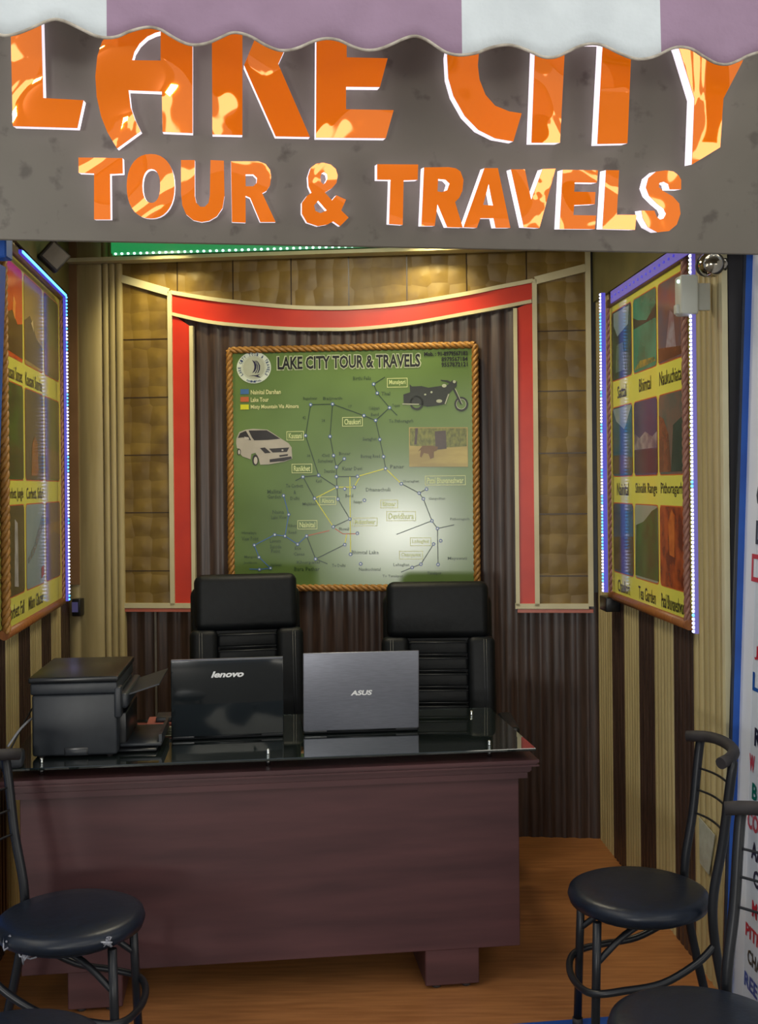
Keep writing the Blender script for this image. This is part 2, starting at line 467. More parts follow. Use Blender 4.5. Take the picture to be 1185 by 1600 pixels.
M['olive'] = mat('olive_header_panel', rgb(112, 106, 62), rgb(96, 92, 54), 5, 0.5)
b = B(); b.X = FR_.m; b.box((0.02, 2.50, 0.008), (RWL * 0.82, CEIL, 0.018)); struct('trim_6', b, 'olive')
b = B(); b.X = FL.m; b.box((0.2, 2.60, 0.008), (LW0 - 0.04, CEIL, 0.018)); struct('trim_7', b, 'olive')
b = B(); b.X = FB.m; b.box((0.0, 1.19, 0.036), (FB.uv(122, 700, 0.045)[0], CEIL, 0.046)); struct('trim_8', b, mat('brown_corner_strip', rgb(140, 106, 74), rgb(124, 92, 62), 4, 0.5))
# ------------------------------------------------------------------ blue door frame post at the left edge
t_ = root('blue_metal_post', (-1.30, 3.30, 0), 'blue painted metal post at the left edge of the shop front', 'post')
b = B(); Pa_ = ray(2, 410) * 3.30 + Vector((0, 0, EYE)); Pb_ = ray(-31, 1530) * 3.30 + Vector((0, 0, EYE)); dd_ = (Pb_ - Pa_)
def pz(z): return Pa_ + dd_ * ((z - Pa_.z) / dd_.z)
A0, A1 = pz(0.0), pz(2.32)
b.add([(A0.x - 0.07, 3.28, 0), (A0.x, 3.28, 0), (A0.x, 3.34, 0), (A0.x - 0.07, 3.34, 0), (A1.x - 0.07, 3.28, 2.32), (A1.x, 3.28, 2.32), (A1.x, 3.34, 2.32), (A1.x - 0.07, 3.34, 2.32)],
      [(0, 3, 2, 1), (4, 5, 6, 7), (0, 1, 5, 4), (1, 2, 6, 5), (2, 3, 7, 6), (3, 0, 4, 7)]); obj('post_tube', b, 'blue_paint', t_)
b = B(); P1 = ray(13, 400) * 3.24 + Vector((0, 0, EYE))
b.rbox((P1.x - 0.08, 3.22, ray(13, 405).z * 3.25 + EYE), (P1.x, 3.28, 2.40), 0.004, 1, False); obj('bracket', b, 'blue_paint', t_)

# ------------------------------------------------------------------ decorative frame on the back wall
def bp(px, py, w=0.02): return FB.uv(px, py, w)
def strip_poly(top, bot): return [top + bot[::-1]]
dw = root('wall_panelling', FB.at(0, 0, 0), 'gold quilted wall panelling with a sagging red arch and cream moulding behind the map', 'wall panelling')
def catm(pts, n=6):
    out = []
    for i in range(len(pts) - 1):
        p0 = pts[max(i - 1, 0)]; p1 = pts[i]; p2 = pts[i + 1]; p3 = pts[min(i + 2, len(pts) - 1)]
        for k in range(n):
            t = k / n
            out.append(tuple(0.5 * (2 * p1[j] + (p2[j] - p0[j]) * t + (2 * p0[j] - 5 * p1[j] + 4 * p2[j] - p3[j]) * t * t + (3 * p1[j] - p0[j] - 3 * p2[j] + p3[j]) * t ** 3) for j in range(len(p1))))
    out.append(tuple(pts[-1])); return out
arch_top = catm([(267, 457), (320, 466), (367, 472), (450, 480), (508, 482), (560, 481), (639, 474), (731, 459), (780, 449), (833, 439)], 4)
red_bot = catm([(270, 491), (320, 502), (367, 508), (450, 514), (508, 515), (560, 514), (639, 506), (731, 490), (780, 481), (831, 471)], 4)
aT = [bp(*p) for p in arch_top]; rB = [bp(*p) for p in red_bot]
uL, uR = bp(193, 700)[0], bp(918, 700)[0]
ts_ = 0.021
vTop = (bp(195, 408)[1] + bp(560, 396)[1]) / 2
vBot = bp(198, 945)[1]; vBr = bp(921, 948)[1]; vB = (vBot + vBr) / 2
xa, xb = bp(271, 700)[0], bp(299, 700)[0]       # red left column (outer cream inner edge, red right edge)
xc, xd = bp(810, 700)[0], bp(835, 700)[0]
# gold panels: left column, right column, top
b = B(); b.X = FB.m
def lerp_line(a, c, u): return a[1] + (c[1] - a[1]) * (u - a[0]) / (c[0] - a[0])
dl0 = bp(193, 441); dl1 = bp(268, 463); dr0 = bp(833, 446); dr1 = bp(912, 424)
b.poly([[(uL, vB), (xa, vB), (xa, dl1[1]), (uL, dl0[1])]], 0.006, 0.018)
obj('gold_panel', b, 'gold', dw)
b = B(); b.X = FB.m; b.poly([[(xd, vB), (uR, vB), (uR, dr1[1]), (xd, dr0[1])]], 0.006, 0.018)
obj('gold_panel', b, 'gold', dw)
b = B(); b.X = FB.m
topg = [(uL, dl0[1])] + aT + [(uR, dr1[1]), (uR, vTop), (uL, vTop)]
b.poly([topg], 0.006, 0.017); obj('gold_panel', b, 'gold', dw)
# tile grooves
def groove(a, c, wd, w):
    b = B(); b.X = FB.m; b.line(a, c, wd, w); obj('tile_groove', b, flat('dark brown groove', 62, 44, 18), dw)
for px in (277, 364, 455, 545, 636, 729.5, 823):
    u = bp(px, 440)[0]; best = min(aT, key=lambda q: abs(q[0] - u)); groove((u, best[1]), (u, vTop), 0.006, 0.0185)
for y in (530, 621, 711, 801, 892):
    v = bp(230, y)[1]; groove((uL, v), (xa, v), 0.005, 0.0195)
for y in (517, 611, 708, 803, 900):
    v = bp(875, y)[1]; groove((xd, v), (uR, v), 0.005, 0.0195)
# red band
b = B(); b.X = FB.m; b.poly([aT + rB[::-1]], 0.006, 0.024); obj('red_band', b, 'red', dw)
b = B(); b.X = FB.m; b.poly([[(xa, vB), (xb, vB), (xb, rB[8][1]), (xa, rB[0][1])]], 0.006, 0.023); obj('red_band', b, 'red', dw)
b = B(); b.X = FB.m; b.poly([[(xc, vB), (xd, vB), (xd, rB[-1][1]), (xc, rB[-6][1])]], 0.006, 0.023); obj('red_band', b, 'red', dw)
# cream mouldings
def mould(pts, wd, w0=0.006, w1=0.034):
    b = B(); b.X = FB.m
    up = []; dn = []
    for i, p in enumerate(pts):
        a = Vector(pts[max(i - 1, 0)]); c = Vector(pts[min(i + 1, len(pts) - 1)]); d = (c - a).normalized(); n = Vector((-d.y, d.x)) * wd / 2
        q = Vector(p); up.append(tuple(q + n)); dn.append(tuple(q - n))
    b.poly([up + dn[::-1]], w0, w1); obj('moulding', b, 'cream', dw)
mould([(uL - 0.01, vTop), (uR + 0.01, vTop)], 0.026)
mould([(uL - 0.01, vB), (uL - 0.01, vTop)], 0.024)
mould([(uR + 0.01, vB), (uR + 0.01, vTop)], 0.024)
mould([(uL, vB), (xb + 0.02, vB)], 0.024); mould([(xc - 0.02, vB), (uR, vB)], 0.024)
mould([(xa - 0.008, vB), (xa - 0.008, aT[0][1] + 0.005)], 0.022); mould([(xd + 0.008, vB), (xd + 0.008, aT[-1][1] + 0.005)], 0.022)
mould([(xb + 0.008, vB), (xb + 0.008, rB[8][1])], 0.018); mould([(xc - 0.008, vB), (xc - 0.008, rB[-6][1])], 0.018)
mould([(uL, (dl0[1] + bp(193, 430)[1]) / 2), ((xa - 0.012), aT[0][1])], 0.036); mould([(xd + 0.012, aT[-1][1]), (uR, (dr1[1] + bp(912, 414)[1]) / 2)], 0.036)
mould(aT, 0.018); mould(rB, 0.016)
# reddish ledge under
b = B(); b.X = FB.m; b.box((uL - 0.02, vB - 0.030, 0.006), (xb + 0.01, vB - 0.014, 0.03)); b.box((xc - 0.01, vB - 0.030, 0.006), (uR + 0.02, vB - 0.014, 0.03))
obj('red_edging', b, flat('pinkish red edging', 196, 110, 92), dw)

# ------------------------------------------------------------------ text helper
def text_geo(s, bold=0.0, shear=0.0, res=2):
    cu = bpy.data.curves.new('t', 'FONT'); cu.body = s; cu.size = 1.0; cu.offset = bold; cu.shear = shear
    cu.resolution_u = res; cu.fill_mode = 'FRONT'
    o = bpy.data.objects.new('t', cu)
    me = bpy.data.meshes.new_from_object(o)
    V = [v.co.copy() for v in me.vertices]; Fc = [tuple(p.vertices) for p in me.polygons]
    bpy.data.meshes.remove(me); bpy.data.objects.remove(o); bpy.data.curves.remove(cu)
    return V, Fc
_tc = {}
def text(b, s, u0, v0, u1, v1, w, bold=0.0, shear=0.0, fn=None, res=2):
    key = (s, bold, shear, res)
    if key not in _tc: _tc[key] = text_geo(s, bold, shear, res)
    V, Fc = _tc[key]
    if not V: return
    x0 = min(v.x for v in V); x1 = max(v.x for v in V); y0 = min(v.y for v in V); y1 = max(v.y for v in V)
    o = len(b.v)
    for v in V:
        a = (v.x - x0) / max(x1 - x0, 1e-6); c = (v.y - y0) / max(y1 - y0, 1e-6)
        q = (u0 + (u1 - u0) * a, v0 + (v1 - v0) * c)
        if fn: q = fn(*q)
        b.pt((q[0], q[1], w))
    for f in Fc: b.face([o + i for i in f])
def text_px(b, fr, s, x0, y0, x1, y1, w, **k):
    """pixel box (top-left, bottom-right) at the wall plane"""
    ym = (y0 + y1) / 2; xm = (x0 + x1) / 2
    text(b, s, fr.uv(x0, ym, w)[0], fr.uv(xm, y1, w)[1], fr.uv(x1, ym, w)[0], fr.uv(xm, y0, w)[1], w, **k)

def rope(b, p0, p1, R, pitch=0.03, k=1):
    p0 = Vector(p0); p1 = Vector(p1); d = p1 - p0; L = d.length; d.normalize()
    u = d.orthogonal().normalized(); w = d.cross(u)
    n = max(8, int(L / pitch * 8))
    for s_ in range(3):
        pts = []
        for i in range(n + 1):
            a = 2 * PI * (i / 8.0) / 1.0 / 3 * 1.0 + s_ * 2 * PI / 3
            pts.append(p0 + d * (L * i / n) + (u * math.cos(a) + w * math.sin(a)) * R * 0.48)
        b.tube(pts, R * 0.56, 6)

# ------------------------------------------------------------------ route map poster
WM = 0.045
def mp(px, py, w=WM): return FB.uv(px, py, w)
mu0, mu1 = mp(360, 700)[0], mp(744, 700)[0]
mv1 = (mp(360, 548)[1] + mp(744, 538)[1]) / 2; mv0 = (mp(480, 919)[1] + mp(590, 918)[1]) / 2
mapo = root('route_map_board', FB.at((mu0 + mu1) / 2, mv0, 0.02), 'green tour route map board in a golden rope frame hung on the back wall', 'map')
b = B(); b.X = FB.m; b.box((mu0, mv0, 0.018), (mu1, mv1, WM - 0.001)); obj('printed_sheet', b, 'mapgreen', mapo)
for (a, c) in (((mu0, mv0), (mu0, mv1)), ((mu1, mv0), (mu1, mv1)), ((mu0, mv1), (mu1, mv1)), ((mu0, mv0), (mu1, mv0))):
    b = B(); b.X = FB.m; rope(b, (a[0], a[1], WM), (c[0], c[1], WM), 0.017); obj('rope_frame', b, 'rope', mapo)

def pp(scale, x0, y0, pts, w=WM + 0.002): return [mp(x0 + x / scale, y0 + y / scale, w) for x, y in pts]
Z1 = (5.386, 340, 520); Z2 = (5.386, 540, 520); Z3 = (5.386, 340, 720); Z4 = (5.386, 540, 720)
def zp(Z, x, y): return mp(Z[1] + x / Z[0], Z[2] + y / Z[0])
nodes = dict(A=(485.7, 632.3), Bn=(520, 631.4), C=(477.8, 680.6), D=(516, 682), E=(521.6, 711.8), F=(538.3, 716.8), G=(526, 729.8),
    H=(584.2, 600.2), I=(589.8, 614.3), J=(609, 637), K=(569, 649.4), L=(587.3, 656.8), M=(593.8, 686.5), N=(599.6, 713.5), O=(602.8, 732),
    P=(473.7, 745), Q=(498.2, 742.6), R=(526, 744.7), S=(559, 744.5), T=(526.8, 761.2), U=(539, 763.6), V=(553.7, 761.2), W=(491.9, 778.9),
    X=(528.3, 779.8), Y=(443.4, 774.4), Z=(451.4, 804), a=(547, 811), b=(521, 823), c=(429.7, 835.5), d=(445.6, 837.5), e=(465.3, 850.3),
    f=(479.4, 837.3), g=(397.7, 851.8), h=(405, 870.6), i=(493.4, 873.4), j=(539, 850.9), k=(548, 866), l=(405.7, 889.7), m=(423, 887.8),
    n=(558.7, 833.3), o=(627.3, 755.8), p=(666.8, 764.2), q=(655.3, 770.5), r=(661.8, 779.4), s=(675.2, 813.8), t=(683.9, 825.8),
    u=(689, 845), v=(677.8, 850), w=(684.8, 882), x=(658, 881.5), y=(644.3, 886.7), z=(563.8, 881), aa=(569.7, 781.6))
def lines(prs, wd, mt, w):
    b = B(); b.X = FB.m
    for a, c in prs:
        A_ = mp(*(nodes[a] if isinstance(a, str) else a)); C_ = mp(*(nodes[c] if isinstance(c, str) else c)); b.line(A_, C_, wd, w)
    obj('route_lines', b, mt, mapo)
dark = [('A', 'Bn'), ('A', 'C'), ('Bn', 'D'), ('Bn', 'K'), ('K', 'L'), ('L', 'J'), ('J', 'I'), ('I', 'H'), ('H', (602, 589)), ('J', (621, 649)), ('L', 'M'), ('M', 'N'), ('N', 'O'),
        ('C', 'Q'), ('D', 'E'), ('E', 'G'), ('G', 'F'), ('G', 'R'), ('R', 'S'), ('R', 'T'), ('T', 'X'), ('P', 'Q'), ('Q', 'T'), ('P', 'W'), ('P', (462, 751)), ('X', 'a'), ('a', 'b'),
        ('f', 'i'), ('i', 'j'), ('i', (512, 881)), ('o', 'q'), ('q', 'p'), ('q', 'r'), ('r', 's'), ('s', 't'), ('t', (710, 820)), ('t', 'w'), ('v', 'x'), ('x', 'y'), ('y', (627, 894)), ('s', (620, 835))]
lines(dark, 0.0042, flat('dark green print', 36, 62, 26), WM + 0.0006)
lines([('S', 'O'), ('O', 'o'), ('W', 'T'), ('W', 'b'), ('T', 'V'), ('V', (562, 746)), ((547, 745), (548, 866)), ('j', (542, 835))], 0.0045, flat('yellow print', 206, 206, 40), WM + 0.0008)
lines([('Y', 'Z'), ('Z', 'd'), ('c', 'd'), ('d', 'e'), ('e', 'f'), ('c', 'g'), ('g', 'h'), ('h', 'm'), ('m', 'l'), ('l', (390, 889))], 0.0045, flat('blue print', 62, 104, 160), WM + 0.0008)
lines([('f', (515, 829)), ((524, 826), (536, 834)), ((536, 834), (556, 834))], 0.004, flat('red print', 184, 96, 54), WM + 0.0008)
b = B(); b.X = FB.m; b2 = B(); b2.X = FB.m
for k_, pxy in nodes.items():
    b = B(); b.X = FB.m; b2 = B(); b2.X = FB.m
    b.ell(mp(*pxy), 0.0085, 0.0085, WM + 0.0012, 12); b2.ell(mp(*pxy), 0.0042, 0.0042, WM + 0.0016, 10)
    td = obj('town_dot', b, flat('steel blue print', 66, 96, 150), mapo); obj('dot_centre', b2, flat('pale print', 214, 222, 226), td)
# boxed names
boxes = [('Munsiyari', 605, 591, 637, 605), ('Chaukori', 535, 652, 567, 666), ('Kausani', 448, 674, 475, 688), ('Ranikhet', 456, 725, 488, 739),
         ('Almora', 499.5, 776, 525.5, 789), ('Nainital', 465, 813, 496, 827), ('Patal Bhuvaneshwar', 664.5, 743.5, 728, 758), ('Mukteshwar', 551, 809, 590, 822),
         ('Binsar', 594.5, 781, 622, 794), ('Lohaghat', 641, 840, 674, 853), ('Champawat', 624, 861, 661, 874), ('Devidhura', 604, 799, 650, 814)]
b = B(); b.X = FB.m; b2 = B(); b2.X = FB.m
for (s_, x0, y0, x1, y1) in boxes:
    q = [mp(x0, y0), mp(x1, y0), mp(x1, y1), mp(x0, y1)]; b = B(); b.X = FB.m; b2 = B(); b2.X = FB.m
    u0, u1, v0, v1 = q[0][0], q[1][0], q[2][1], q[0][1]; e = 0.0028
    b.poly([[(u0, v0), (u1, v0), (u1, v1), (u0, v1)], [(u0 + e, v0 + e), (u1 - e, v0 + e), (u1 - e, v1 - e), (u0 + e, v1 - e)]], WM + 0.0014)
    text(b2, s_, u0 + 0.01, v0 + 0.0085, u1 - 0.01, v1 - 0.0085, WM + 0.0014, bold=0.02)
    nb = obj('name_box', b, flat('pale yellow print', 206, 214, 150), mapo); obj('boxed_name', b2, flat('pale green print', 200, 212, 150), nb)
b = B(); b.X = FB.m
for (s_, x0, y0, x1, y1) in [('Bageshwar', 474, 620, 496, 626), ('Baijnath', 505, 620, 535, 626), ('Birthi Falls', 552, 588, 580, 594), ('Thal', 596, 612, 610, 618), ('Tejam', 613, 631, 625, 637),
        ('Uddyari', 577, 635, 593, 642), ('Bend', 580, 645, 592, 650), ('To Pithoragarh', 608, 655, 646, 662), ('Seraghat', 567, 683, 589, 690), ('Berinag Road', 564, 710, 594, 717),
        ('Panar', 610, 726, 632, 732), ('Civil', 503, 709, 515, 714), ('Someshwar', 497, 717, 521, 723), ('Binsar', 530, 706, 548, 711), ('Kasar Devi', 535, 729, 566, 735),
        ('Dwarahat', 507, 733, 524, 739), ('Katli', 494, 749, 503, 754), ('To Corbett', 447, 756, 474, 762), ('&', 459, 766, 463, 772), ('Delhi', 454, 776, 468, 781), ('Majkhali', 473, 785, 495, 791),
        ('Mallital', 418, 765, 440, 771), ('Garden', 418, 773, 439, 779), ('Naina', 426, 797, 444, 803), ('Lake View', 424, 805, 448, 811), ('Kilbury', 451, 819, 464, 825), ('Road', 451, 829, 463, 834),
        ('Himalaya', 378, 830, 401, 836), ('View Point', 378, 838, 404, 845), ('Lovers', 422, 842, 439, 848), ('Suicide', 422, 851, 440, 857), ('Point', 424, 858, 438, 864), ('Eco', 461, 854, 471, 859),
        ('Caves', 459, 863, 476, 868), ('Khurpatal', 464, 876, 500, 882), ('Bara Pathar', 460, 886, 500, 892), ('Mangoli', 382, 868, 401, 873), ('Jeolikote', 381, 877, 402, 882), ('Haldwani', 423, 880, 440, 885),
        ('To Delhi', 519, 881, 540, 886), ('Naukuchiatal', 561, 887, 595, 892), ('Bhowali', 530, 824, 546, 829), ('Bhimtal Lake', 550, 860, 592, 866), ('To Tanakpur', 598, 898, 630, 903),
        ('Gangolihat', 670, 777, 696, 782), ('Pithoragarh', 704, 809, 734, 814), ('Lohaghat', 615, 880, 640, 886), ('Tanakpur', 668, 893, 690, 899), ('Mayawati', 700, 870, 730, 876), ('Sheraghat', 630, 750, 655, 755),
        ('Dhanachuli', 572, 762, 610, 768), ('Padampuri', 553, 782, 566, 788), ('Bend', 540, 772, 552, 777), ('28', 503, 655, 508, 659), ('17', 545, 633, 550, 637), ('42', 473, 650, 478, 655), ('38', 480, 710, 485, 714)]:
    b = B(); b.X = FB.m; text_px(b, FB, s_, x0, y0, x1, y1, WM + 0.001, bold=0.01, res=1)
    obj('place_name', b, flat('dark olive print', 50, 74, 34), mapo)
# legend
b = B(); b.X = FB.m
for (x0, y0, x1, y1, mt) in ((376, 608, 389, 616, ('blue print', 62, 104, 160)), (376, 620, 389, 628, ('red print', 184, 76, 44)), (376, 632, 389, 640, ('yellow print', 206, 206, 40))):
    b = B(); b.X = FB.m; a = mp(x0, y1); c = mp(x1, y0); b.poly([[a, (c[0], a[1]), c, (a[0], c[1])]], WM + 0.0015); obj('legend_swatch', b, flat(*mt), mapo)
b = B(); b.X = FB.m
text_px(b, FB, 'Nainital Darshan', 392, 609, 439, 616, WM + 0.0015, bold=0.02)
text_px(b, FB, 'Lake Tour', 392, 621, 420, 628, WM + 0.0015, bold=0.02)
text_px(b, FB, 'Misty Mountain Via Almora', 392, 632, 467, 640, WM + 0.0015, bold=0.02)
obj('legend_lettering', b, flat('cream print', 214, 214, 160), mapo)
# title
b = B(); b.X = FB.m; b2 = B(); b2.X = FB.m
tl, tr_, tb, tt = mp(434, 565)[0], mp(657, 565)[0], mp(545, 575.5)[1], mp(545, 555)[1]
text(b, 'LAKE CITY TOUR & TRAVELS', tl - 0.005, tb - 0.005, tr_ + 0.005, tt + 0.005, WM + 0.001, bold=0.085)
text(b2, 'LAKE CITY TOUR & TRAVELS', tl, tb, tr_, tt, WM + 0.002, bold=0.03)
obj('title_outline', b, flat('pale outline print', 186, 196, 160), mapo); obj('title_lettering', b2, flat('black print', 14, 16, 14), mapo)
b = B(); b.X = FB.m
for s_, x0, y0, x1, y1 in (('Mob. : 91-8979567183', 663, 549, 731, 556), ('8979567184', 690, 557.5, 731, 564.5), ('9557872121', 690, 566, 731, 573)):
    text_px(b, FB, s_, x0, y0, x1, y1, WM + 0.002, bold=0.03)
obj('phone_numbers', b, flat('black print', 14, 16, 14), mapo)
# emblem
lc = mp(397, 574.5); RX = 0.088; RY = 0.074; RX *= 0.95; RY *= 1.02
b = B(); b.X = FB.m; b.ell(lc, RX, RY, WM + 0.0015, 40); em = obj('emblem', b, flat('emblem pale print', 206, 216, 206), mapo)
b = B(); b.X = FB.m; b.ell(lc, RX * 0.70, RY * 0.76, WM + 0.002, 36, hole=0.95); b.ell(lc, RX * 0.64, RY * 0.70, WM + 0.0019, 36)
obj('emblem_disc', b, flat('emblem grey print', 170, 176, 160), em)
b = B(); b.X = FB.m
def arc_text(s_, a0, a1, r, hgt, flip=False):
    n = len(s_)
    for i, ch in enumerate(s_):
        if ch == ' ': continue
        a = math.radians(a0 + (a1 - a0) * i / (n - 1)); g = 0.0044
        cu, cv = lc[0] + RX * r * math.cos(a), lc[1] + RY * r * math.sin(a)
        rot = a - PI / 2 if not flip else a + PI / 2
        def fn(x, y, cu=cu, cv=cv, rot=rot): return (cu + x * math.cos(rot) - y * math.sin(rot), cv + x * math.sin(rot) + y * math.cos(rot))
        text(b, ch, -g, -hgt / 2, g, hgt / 2, WM + 0.0025, bold=0.03, fn=fn, res=1)
arc_text('LAKE CITY TOUR & TRAVELS', 212, -32, 0.84, 0.015)
arc_text('NAINITAL', 245, 295, 0.88, 0.010, True)
obj('emblem_lettering', b, flat('navy print', 48, 66, 110), em)
b = B(); b.X = FB.m
def lp(px, py): q = mp(360 + px / 9.875, 540 + py / 9.875); return q
b.poly([[lp(335, 220), lp(385, 250), lp(408, 300), lp(405, 350), lp(385, 395), lp(340, 428), lp(365, 380), lp(375, 330), lp(368, 280), lp(350, 245)]], WM + 0.0026)
b.poly([[lp(385, 222), lp(430, 250), lp(462, 310), lp(460, 370), lp(435, 420), lp(415, 432), lp(440, 370), lp(440, 310), lp(420, 260)]], WM + 0.0026)
b.poly([[lp(365, 222), lp(405, 250), lp(430, 310), lp(425, 370), lp(400, 425), lp(380, 430), lp(412, 370), lp(415, 310), lp(398, 260)]], WM + 0.0025)
b.poly([[lp(285, 470), lp(350, 458), lp(400, 458), lp(460, 440), lp(430, 468), lp(480, 492), lp(430, 490), lp(370, 470)]], WM + 0.0026)
obj('emblem_sailboat', b, flat('dark navy print', 34, 30, 66), em)
# car picture
def zpl(Z, pts): return [[zp(Z, *q) for q in pts]]
b = B(); b.X = FB.m
b.poly(zpl(Z1, [(160, 890), (185, 835), (240, 815), (300, 808), (420, 815), (475, 850), (535, 890), (600, 930), (625, 965), (630, 1060), (560, 1085), (430, 1108), (360, 1110), (350, 1060), (320, 1010), (285, 1020), (280, 1065), (210, 1040), (195, 1020), (185, 975), (165, 970), (158, 930)]), WM + 0.0016)
car = obj('printed_car', b, flat('silver car print', 176, 170, 160), mapo)
b = B(); b.X = FB.m
for pl in ([(172, 885), (190, 845), (240, 825), (252, 845), (285, 905), (255, 900), (220, 880)], [(262, 822), (415, 820), (465, 850), (530, 892), (420, 902), (310, 905), (290, 880)],
           [(435, 975), (605, 965), (585, 1003), (465, 1008)], [(440, 1065), (620, 1040), (628, 1058), (560, 1080), (440, 1090)], [(520, 1030), (595, 1020), (592, 1035), (525, 1045)], [(358, 970), (400, 965), (450, 1010), (400, 1015)]):
    b.poly(zpl(Z1, pl), WM + 0.002)
for c_, rx, ry in (((320, 1070), 0.0155, 0.026), ((182, 1002), 0.009, 0.0155)): b.ell(zp(Z1, *c_), rx, ry, WM + 0.002)
obj('car_glass', b, flat('dark car print', 44, 40, 40), car)
b = B(); b.X = FB.m
for c_, rx, ry in (((322, 1075), 0.009, 0.018), ((183, 1004), 0.005, 0.011)): b.ell(zp(Z1, *c_), rx, ry, WM + 0.0024)
b.poly(zpl(Z1, [(225, 875), (262, 880), (268, 898), (232, 896)]), WM + 0.0024); b.ell(zp(Z1, 548, 988), 0.005, 0.004, WM + 0.0024)
obj('car_wheels', b, flat('light car print', 190, 184, 176), car)
# motorcycle picture
b = B(); b.X = FB.m
b.ell(zp(Z2, 975, 600), 0.0325, 0.034, WM + 0.0018, 28, hole=0.74); b.ell(zp(Z2, 600, 590), 0.0325, 0.034, WM + 0.0018, 28, hole=0.72)
b.poly(zpl(Z2, [(540, 432), (560, 452), (640, 448), (700, 462), (795, 448), (860, 440), (900, 400), (940, 410), (935, 450), (905, 475), (860, 520), (850, 595), (780, 610), (690, 620), (600, 600), (490, 590), (488, 520), (545, 500)]), WM + 0.0018)
b.poly(zpl(Z2, [(800, 395), (860, 400), (920, 430), (910, 445), (850, 415), (805, 405)]), WM + 0.002)
b.line(zp(Z2, 900, 450), zp(Z2, 975, 600), 0.009, WM + 0.002)
mc = obj('printed_motorcycle', b, flat('motorcycle dark print', 40, 44, 36), mapo)
b = B(); b.X = FB.m
b.line(zp(Z2, 480, 600), zp(Z2, 620, 602), 0.005, WM + 0.0026); b.line(zp(Z2, 870, 515), zp(Z2, 840, 600), 0.005, WM + 0.0026)
b.line(zp(Z2, 925, 470), zp(Z2, 985, 600), 0.003, WM + 0.0026)
b.ell(zp(Z2, 832, 446), 0.011, 0.008, WM + 0.0026); b.ell(zp(Z2, 917, 412), 0.007, 0.007, WM + 0.0026); b.ell(zp(Z2, 790, 575), 0.014, 0.008, WM + 0.0026)
b.ell(zp(Z2, 725, 500), 0.005, 0.005, WM + 0.0026); b.ell(zp(Z2, 672, 520), 0.005, 0.004, WM + 0.0026)
b.ell(zp(Z2, 975, 600), 0.024, 0.025, WM + 0.0016, 24, hole=0.9)
obj('motorcycle_chrome', b, flat('motorcycle light print', 168, 174, 152), mc)
# wildlife picture
b = B(); b.X = FB.m; b.poly(zpl(Z2, [(535, 795), (1030, 795), (1032, 1128), (537, 1128)]), WM + 0.0016); wp_ = obj('printed_wildlife_picture', b, mat('sandy ground print', rgb(178, 160, 92), rgb(150, 132, 74), 14, 0.3, stretch=(0.3, 1, 3)), mapo)
b = B(); b.X = FB.m; b.poly(zpl(Z2, [(543, 803), (1022, 803), (1022, 955), (850, 965), (543, 950)]), WM + 0.002); obj('picture_trees', b, mat('tree print', rgb(126, 128, 58), rgb(86, 92, 40), 40, 0.3, stretch=(2, 1, 1)), wp_)
b = B(); b.X = FB.m; b.poly(zpl(Z2, [(610, 1000), (650, 950), (740, 950), (780, 960), (772, 990), (745, 1000), (745, 1050), (715, 1062), (700, 1020), (660, 1010), (640, 1050), (628, 1040), (635, 985)]), WM + 0.0024)
obj('picture_animal', b, flat('brown animal print', 112, 84, 46), wp_)
b = B(); b.X = FB.m; b.poly(zpl(Z2, [(752, 830), (845, 822), (852, 975), (760, 985)]), WM + 0.0023); b.poly(zpl(Z2, [(590, 803), (612, 803), (600, 940), (580, 940)]), WM + 0.0023)
obj('picture_vehicle', b, flat('dark vehicle print', 78, 66, 62), wp_)

# ------------------------------------------------------------------ side photo posters
def pic(fr, rt, u0, u1, v0, v1, w, kind):
    """one rounded photograph printed on the poster, with its border and shapes"""
    r = 0.02
    def rr(u0, u1, v0, v1):
        out = []
        for (cx, cy, a0) in ((u1 - r, v1 - r, 0), (u0 + r, v1 - r, 90), (u0 + r, v0 + r, 180), (u1 - r, v0 + r, 270)):
            for k in range(4):
                a = math.radians(a0 + k * 30); out.append((cx + r * math.cos(a), cy + r * math.sin(a)))
        return out
    c = kind
    b = B(); b.X = fr.m; e = 0.004
    b.poly([rr(u0 - e, u1 + e, v0 - e, v1 + e)], w + 0.0004); fo = obj('photo_print', b, 'orange_line', rt)
    b = B(); b.X = fr.m; b.poly([rr(u0, u1, v0, v1)], w + 0.0008)
    obj('photo_background', b, c['bg'], fo)
    for (pts, mt) in c['sh']:
        b = B(); b.X = fr.m
        b.poly([[(u0 + (u1 - u0) * x, v0 + (v1 - v0) * y) for x, y in pts]], w + 0.0012 + 0.0004 * c['sh'].index((pts, mt)))
        obj('photo_detail', b, mt, fo)
def pm(n, a, c, s=14, st=(1, 1, 1)):
    k = 'pm_' + n
    if k not in M: M[k] = mat(n, rgb(*a), rgb(*c), s, 0.14, stretch=st, detail=4, spec=0.6)
    return M[k]
